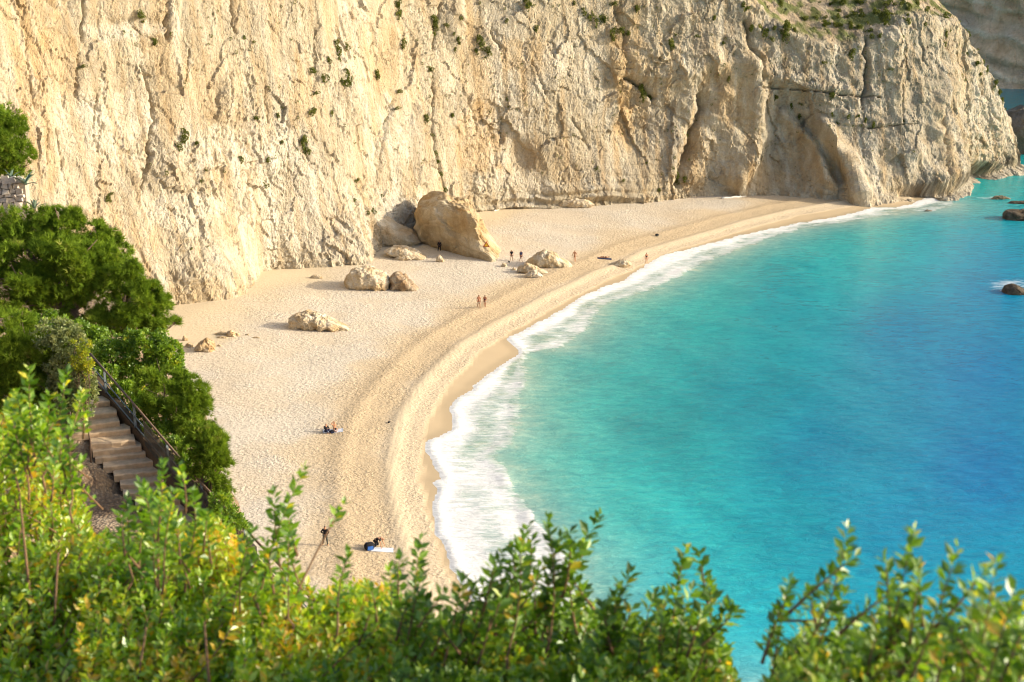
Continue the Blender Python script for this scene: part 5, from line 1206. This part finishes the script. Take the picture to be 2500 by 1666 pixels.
# hidden partly by the shrub
person(795, 1332, R(170), 'person in dark jacket and grey trousers standing behind the shrub tips', {**WIDE, **HANDS_HIP}, [('jacket', M_BLACK, .025), ('trousers', M_GREYC)], M_SKIN, M_HAIRD, 1.80)
# sitting pair
SIT = dict(pelvis=(0,0,.12), waist=(0,.03,.27), chest=(0,.05,.49), neck=(0,.03,.66), head0=(0,.01,.75), head1=(0,0,.87), sl=(.17,.05,.58), sr=(-.17,.05,.58), hl=(.09,-.03,.11), hr=(-.09,-.03,.11))
SITK = {**SIT, 'kl': (.12,-.40,.46), 'al': (.12,-.58,.08), 'tl': (.12,-.72,.05), 'kr': (-.12,-.42,.44), 'ar': (-.12,-.60,.08), 'tr': (-.12,-.74,.05), 'el': (.24,-.12,.40), 'wl': (.12,-.36,.46), 'er': (-.24,-.12,.40), 'wr': (-.12,-.36,.46)}
SITA = {**SIT, 'kl': (.16,-.40,.22), 'al': (.05,-.62,.07), 'tl': (-.02,-.72,.06), 'kr': (-.20,-.40,.14), 'ar': (-.10,-.72,.06), 'tr': (-.08,-.86,.07), 'el': (.22,.22,.36), 'wl': (.22,.26,.10), 'er': (-.36,-.04,.74), 'wr': (-.16,-.04,.90)}
def towel(px, py, w, l, rz_, label, mat=M_TOWEL):
    g = ground(px, py); nx, ny = 16, 10; u, v = np.meshgrid(np.linspace(-w/2, w/2, nx), np.linspace(-l/2, l/2, ny), indexing='ij')
    co, si = math.cos(rz_), math.sin(rz_); wx, wy = g[0] + u*co - v*si, g[1] + u*si + v*co
    z = beach_z(wx, wy) - g[2] + 0.03 + 0.02 * perlin(np.stack([u*4, v*4, u*0], -1)); V = np.stack([wx - g[0], wy - g[1], z], -1)
    t = thing('beach_towel', label, 'towel', g); o = obj('cloth', mesh_np('cloth', V, grid_faces(nx, ny), mat, True), t); md = o.modifiers.new('thick', 'SOLIDIFY'); md.thickness = 0.012
    mb = MB()
    for k_ in (0, -1): mb.tube(V[k_] + np.array([0, 0, .008]), .012, 5)
    obj('hem', mb.mesh('hem', mat, True), t); return g
towel(813, 1053, 2.0, 1.0, 0.12, 'white beach towel under the sitting pair')
person(797, 1055, R(30), 'dark-dressed person sitting with knees up on the white towel', SITK, [('jacket', M_BLACK, .02), ('trousers', M_NAVY)], M_SKIN, M_HAIRD, 1.75)
person(817, 1050, R(25), 'sitting sunbather in black bikini with one arm raised to the head', SITA, [('bikini_top', M_BLACK), ('shorts', M_BLACK, .006)], M_SKIN, M_HAIRB, 1.72, True)
# bending person on a second towel
towel(932, 1343, 1.9, 0.85, 0.08, 'pale blue-white towel being spread by the kneeling person')
KNEEL = dict(pelvis=(0,.16,.62), waist=(0,.05,.74), chest=(0,-.20,.82), neck=(0,-.38,.80), head0=(0,-.47,.77), head1=(0,-.58,.72), sl=(.17,-.27,.80), el=(.22,-.38,.48), wl=(.24,-.50,.16), sr=(-.17,-.27,.80), er=(-.22,-.33,.48), wr=(-.24,-.40,.16),
             hl=(.10,.16,.56), kl=(.14,-.02,.16), al=(.13,.40,.12), tl=(.13,.52,.05), hr=(-.10,.16,.56), kr=(-.13,.10,.12), ar=(-.13,.50,.10), tr=(-.13,.60,.05))
person(922, 1336, R(75), 'person in black bent on hands and knees over a towel', KNEEL, [('shirt', M_BLACK, .02), ('trousers', M_BLACK)], M_SKIN, M_HAIRF, 1.78)
def bag(px, py, s_, rz_, label, mat, mat2):
    g = ground(px, py); t = thing('backpack', label, 'bag', g, (0, 0, rz_)); mb = MB()
    n_, m_ = 12, 8; V = []
    for i in range(m_ + 1):
        ph = math.pi * i / m_
        for k_ in range(n_):
            a = 2 * math.pi * k_ / n_; sx = math.copysign(abs(math.cos(a)) ** .6, math.cos(a)); sy = math.copysign(abs(math.sin(a)) ** .6, math.sin(a)); r_ = math.sin(ph) ** .6 if 0 < i < m_ else 0.02
            V.append([.30*s_*sx*r_, .18*s_*sy*r_, .20*s_ - .22*s_*math.cos(ph)])
    mb.add(V, [[i*n_+k_, i*n_+(k_+1) % n_, (i+1)*n_+(k_+1) % n_, (i+1)*n_+k_] for i in range(m_) for k_ in range(n_)]); obj('body', mb.mesh('body', mat, True), t)
    mb = MB(); mb.box((0, -.19*s_, .16*s_), (.34*s_, .08*s_, .2*s_), 0, .006, .85); obj('pocket', mb.mesh('pocket', mat2), t)
    for k_ in (-1, 1):
        mb = MB(); mb.tube([(k_*.12*s_, .12*s_, .40*s_), (k_*.14*s_, .26*s_, .28*s_), (k_*.12*s_, .16*s_, .06*s_)], .02, 5); obj('strap', mb.mesh('strap', mat2, True), t)
bag(902, 1342, 1.5, .4, 'dark backpack with blue pocket beside the kneeling person', M_BLACK, M_BLUE)
bag(811, 1058, 0.8, .2, 'small dark bag at the edge of the white towel', M_BLACK, M_NAVY)
# lying sunbather, far
LIE = dict(pelvis=(0,0,.14), waist=(0,.16,.14), chest=(0,.38,.15), neck=(0,.55,.16), head0=(0,.64,.17), head1=(0,.76,.17), sl=(.17,.48,.14), sr=(-.17,.48,.14), el=(.28,.25,.10), wl=(.26,.02,.07), er=(-.28,.25,.10), wr=(-.26,.02,.07), hl=(.09,-.05,.13), kl=(.11,-.46,.14), al=(.12,-.88,.09), tl=(.13,-.95,.18), hr=(-.09,-.05,.13), kr=(-.11,-.44,.24), ar=(-.12,-.84,.08), tr=(-.13,-.95,.12))
towel(1476, 632, 2.1, 0.9, -0.05, 'dark towel under the sunbather lying near the low pale boulder', M_NAVY)
person(1476, 631, R(-88), 'sunbather in dark swimwear lying stretched out near the low pale boulder', LIE, [('swimsuit', M_BLACK, .03), ('shorts', M_BLACK, .01)], M_SKIN, M_HAIRD, 1.7, dz=0.04)
bag(1604, 577, 1.0, .3, 'lone dark bag on the open sand toward the far end', M_BLACK, M_GREYC)
bag(950, 1033, 0.45, .9, 'tiny dark bag alone on textured sand near the wet strip', M_BLACK, M_GREYC)
bag(1243, 641, 0.5, .9, 'small dark bag by the feet of the fair-haired walker', M_BLACK, M_GREYC)
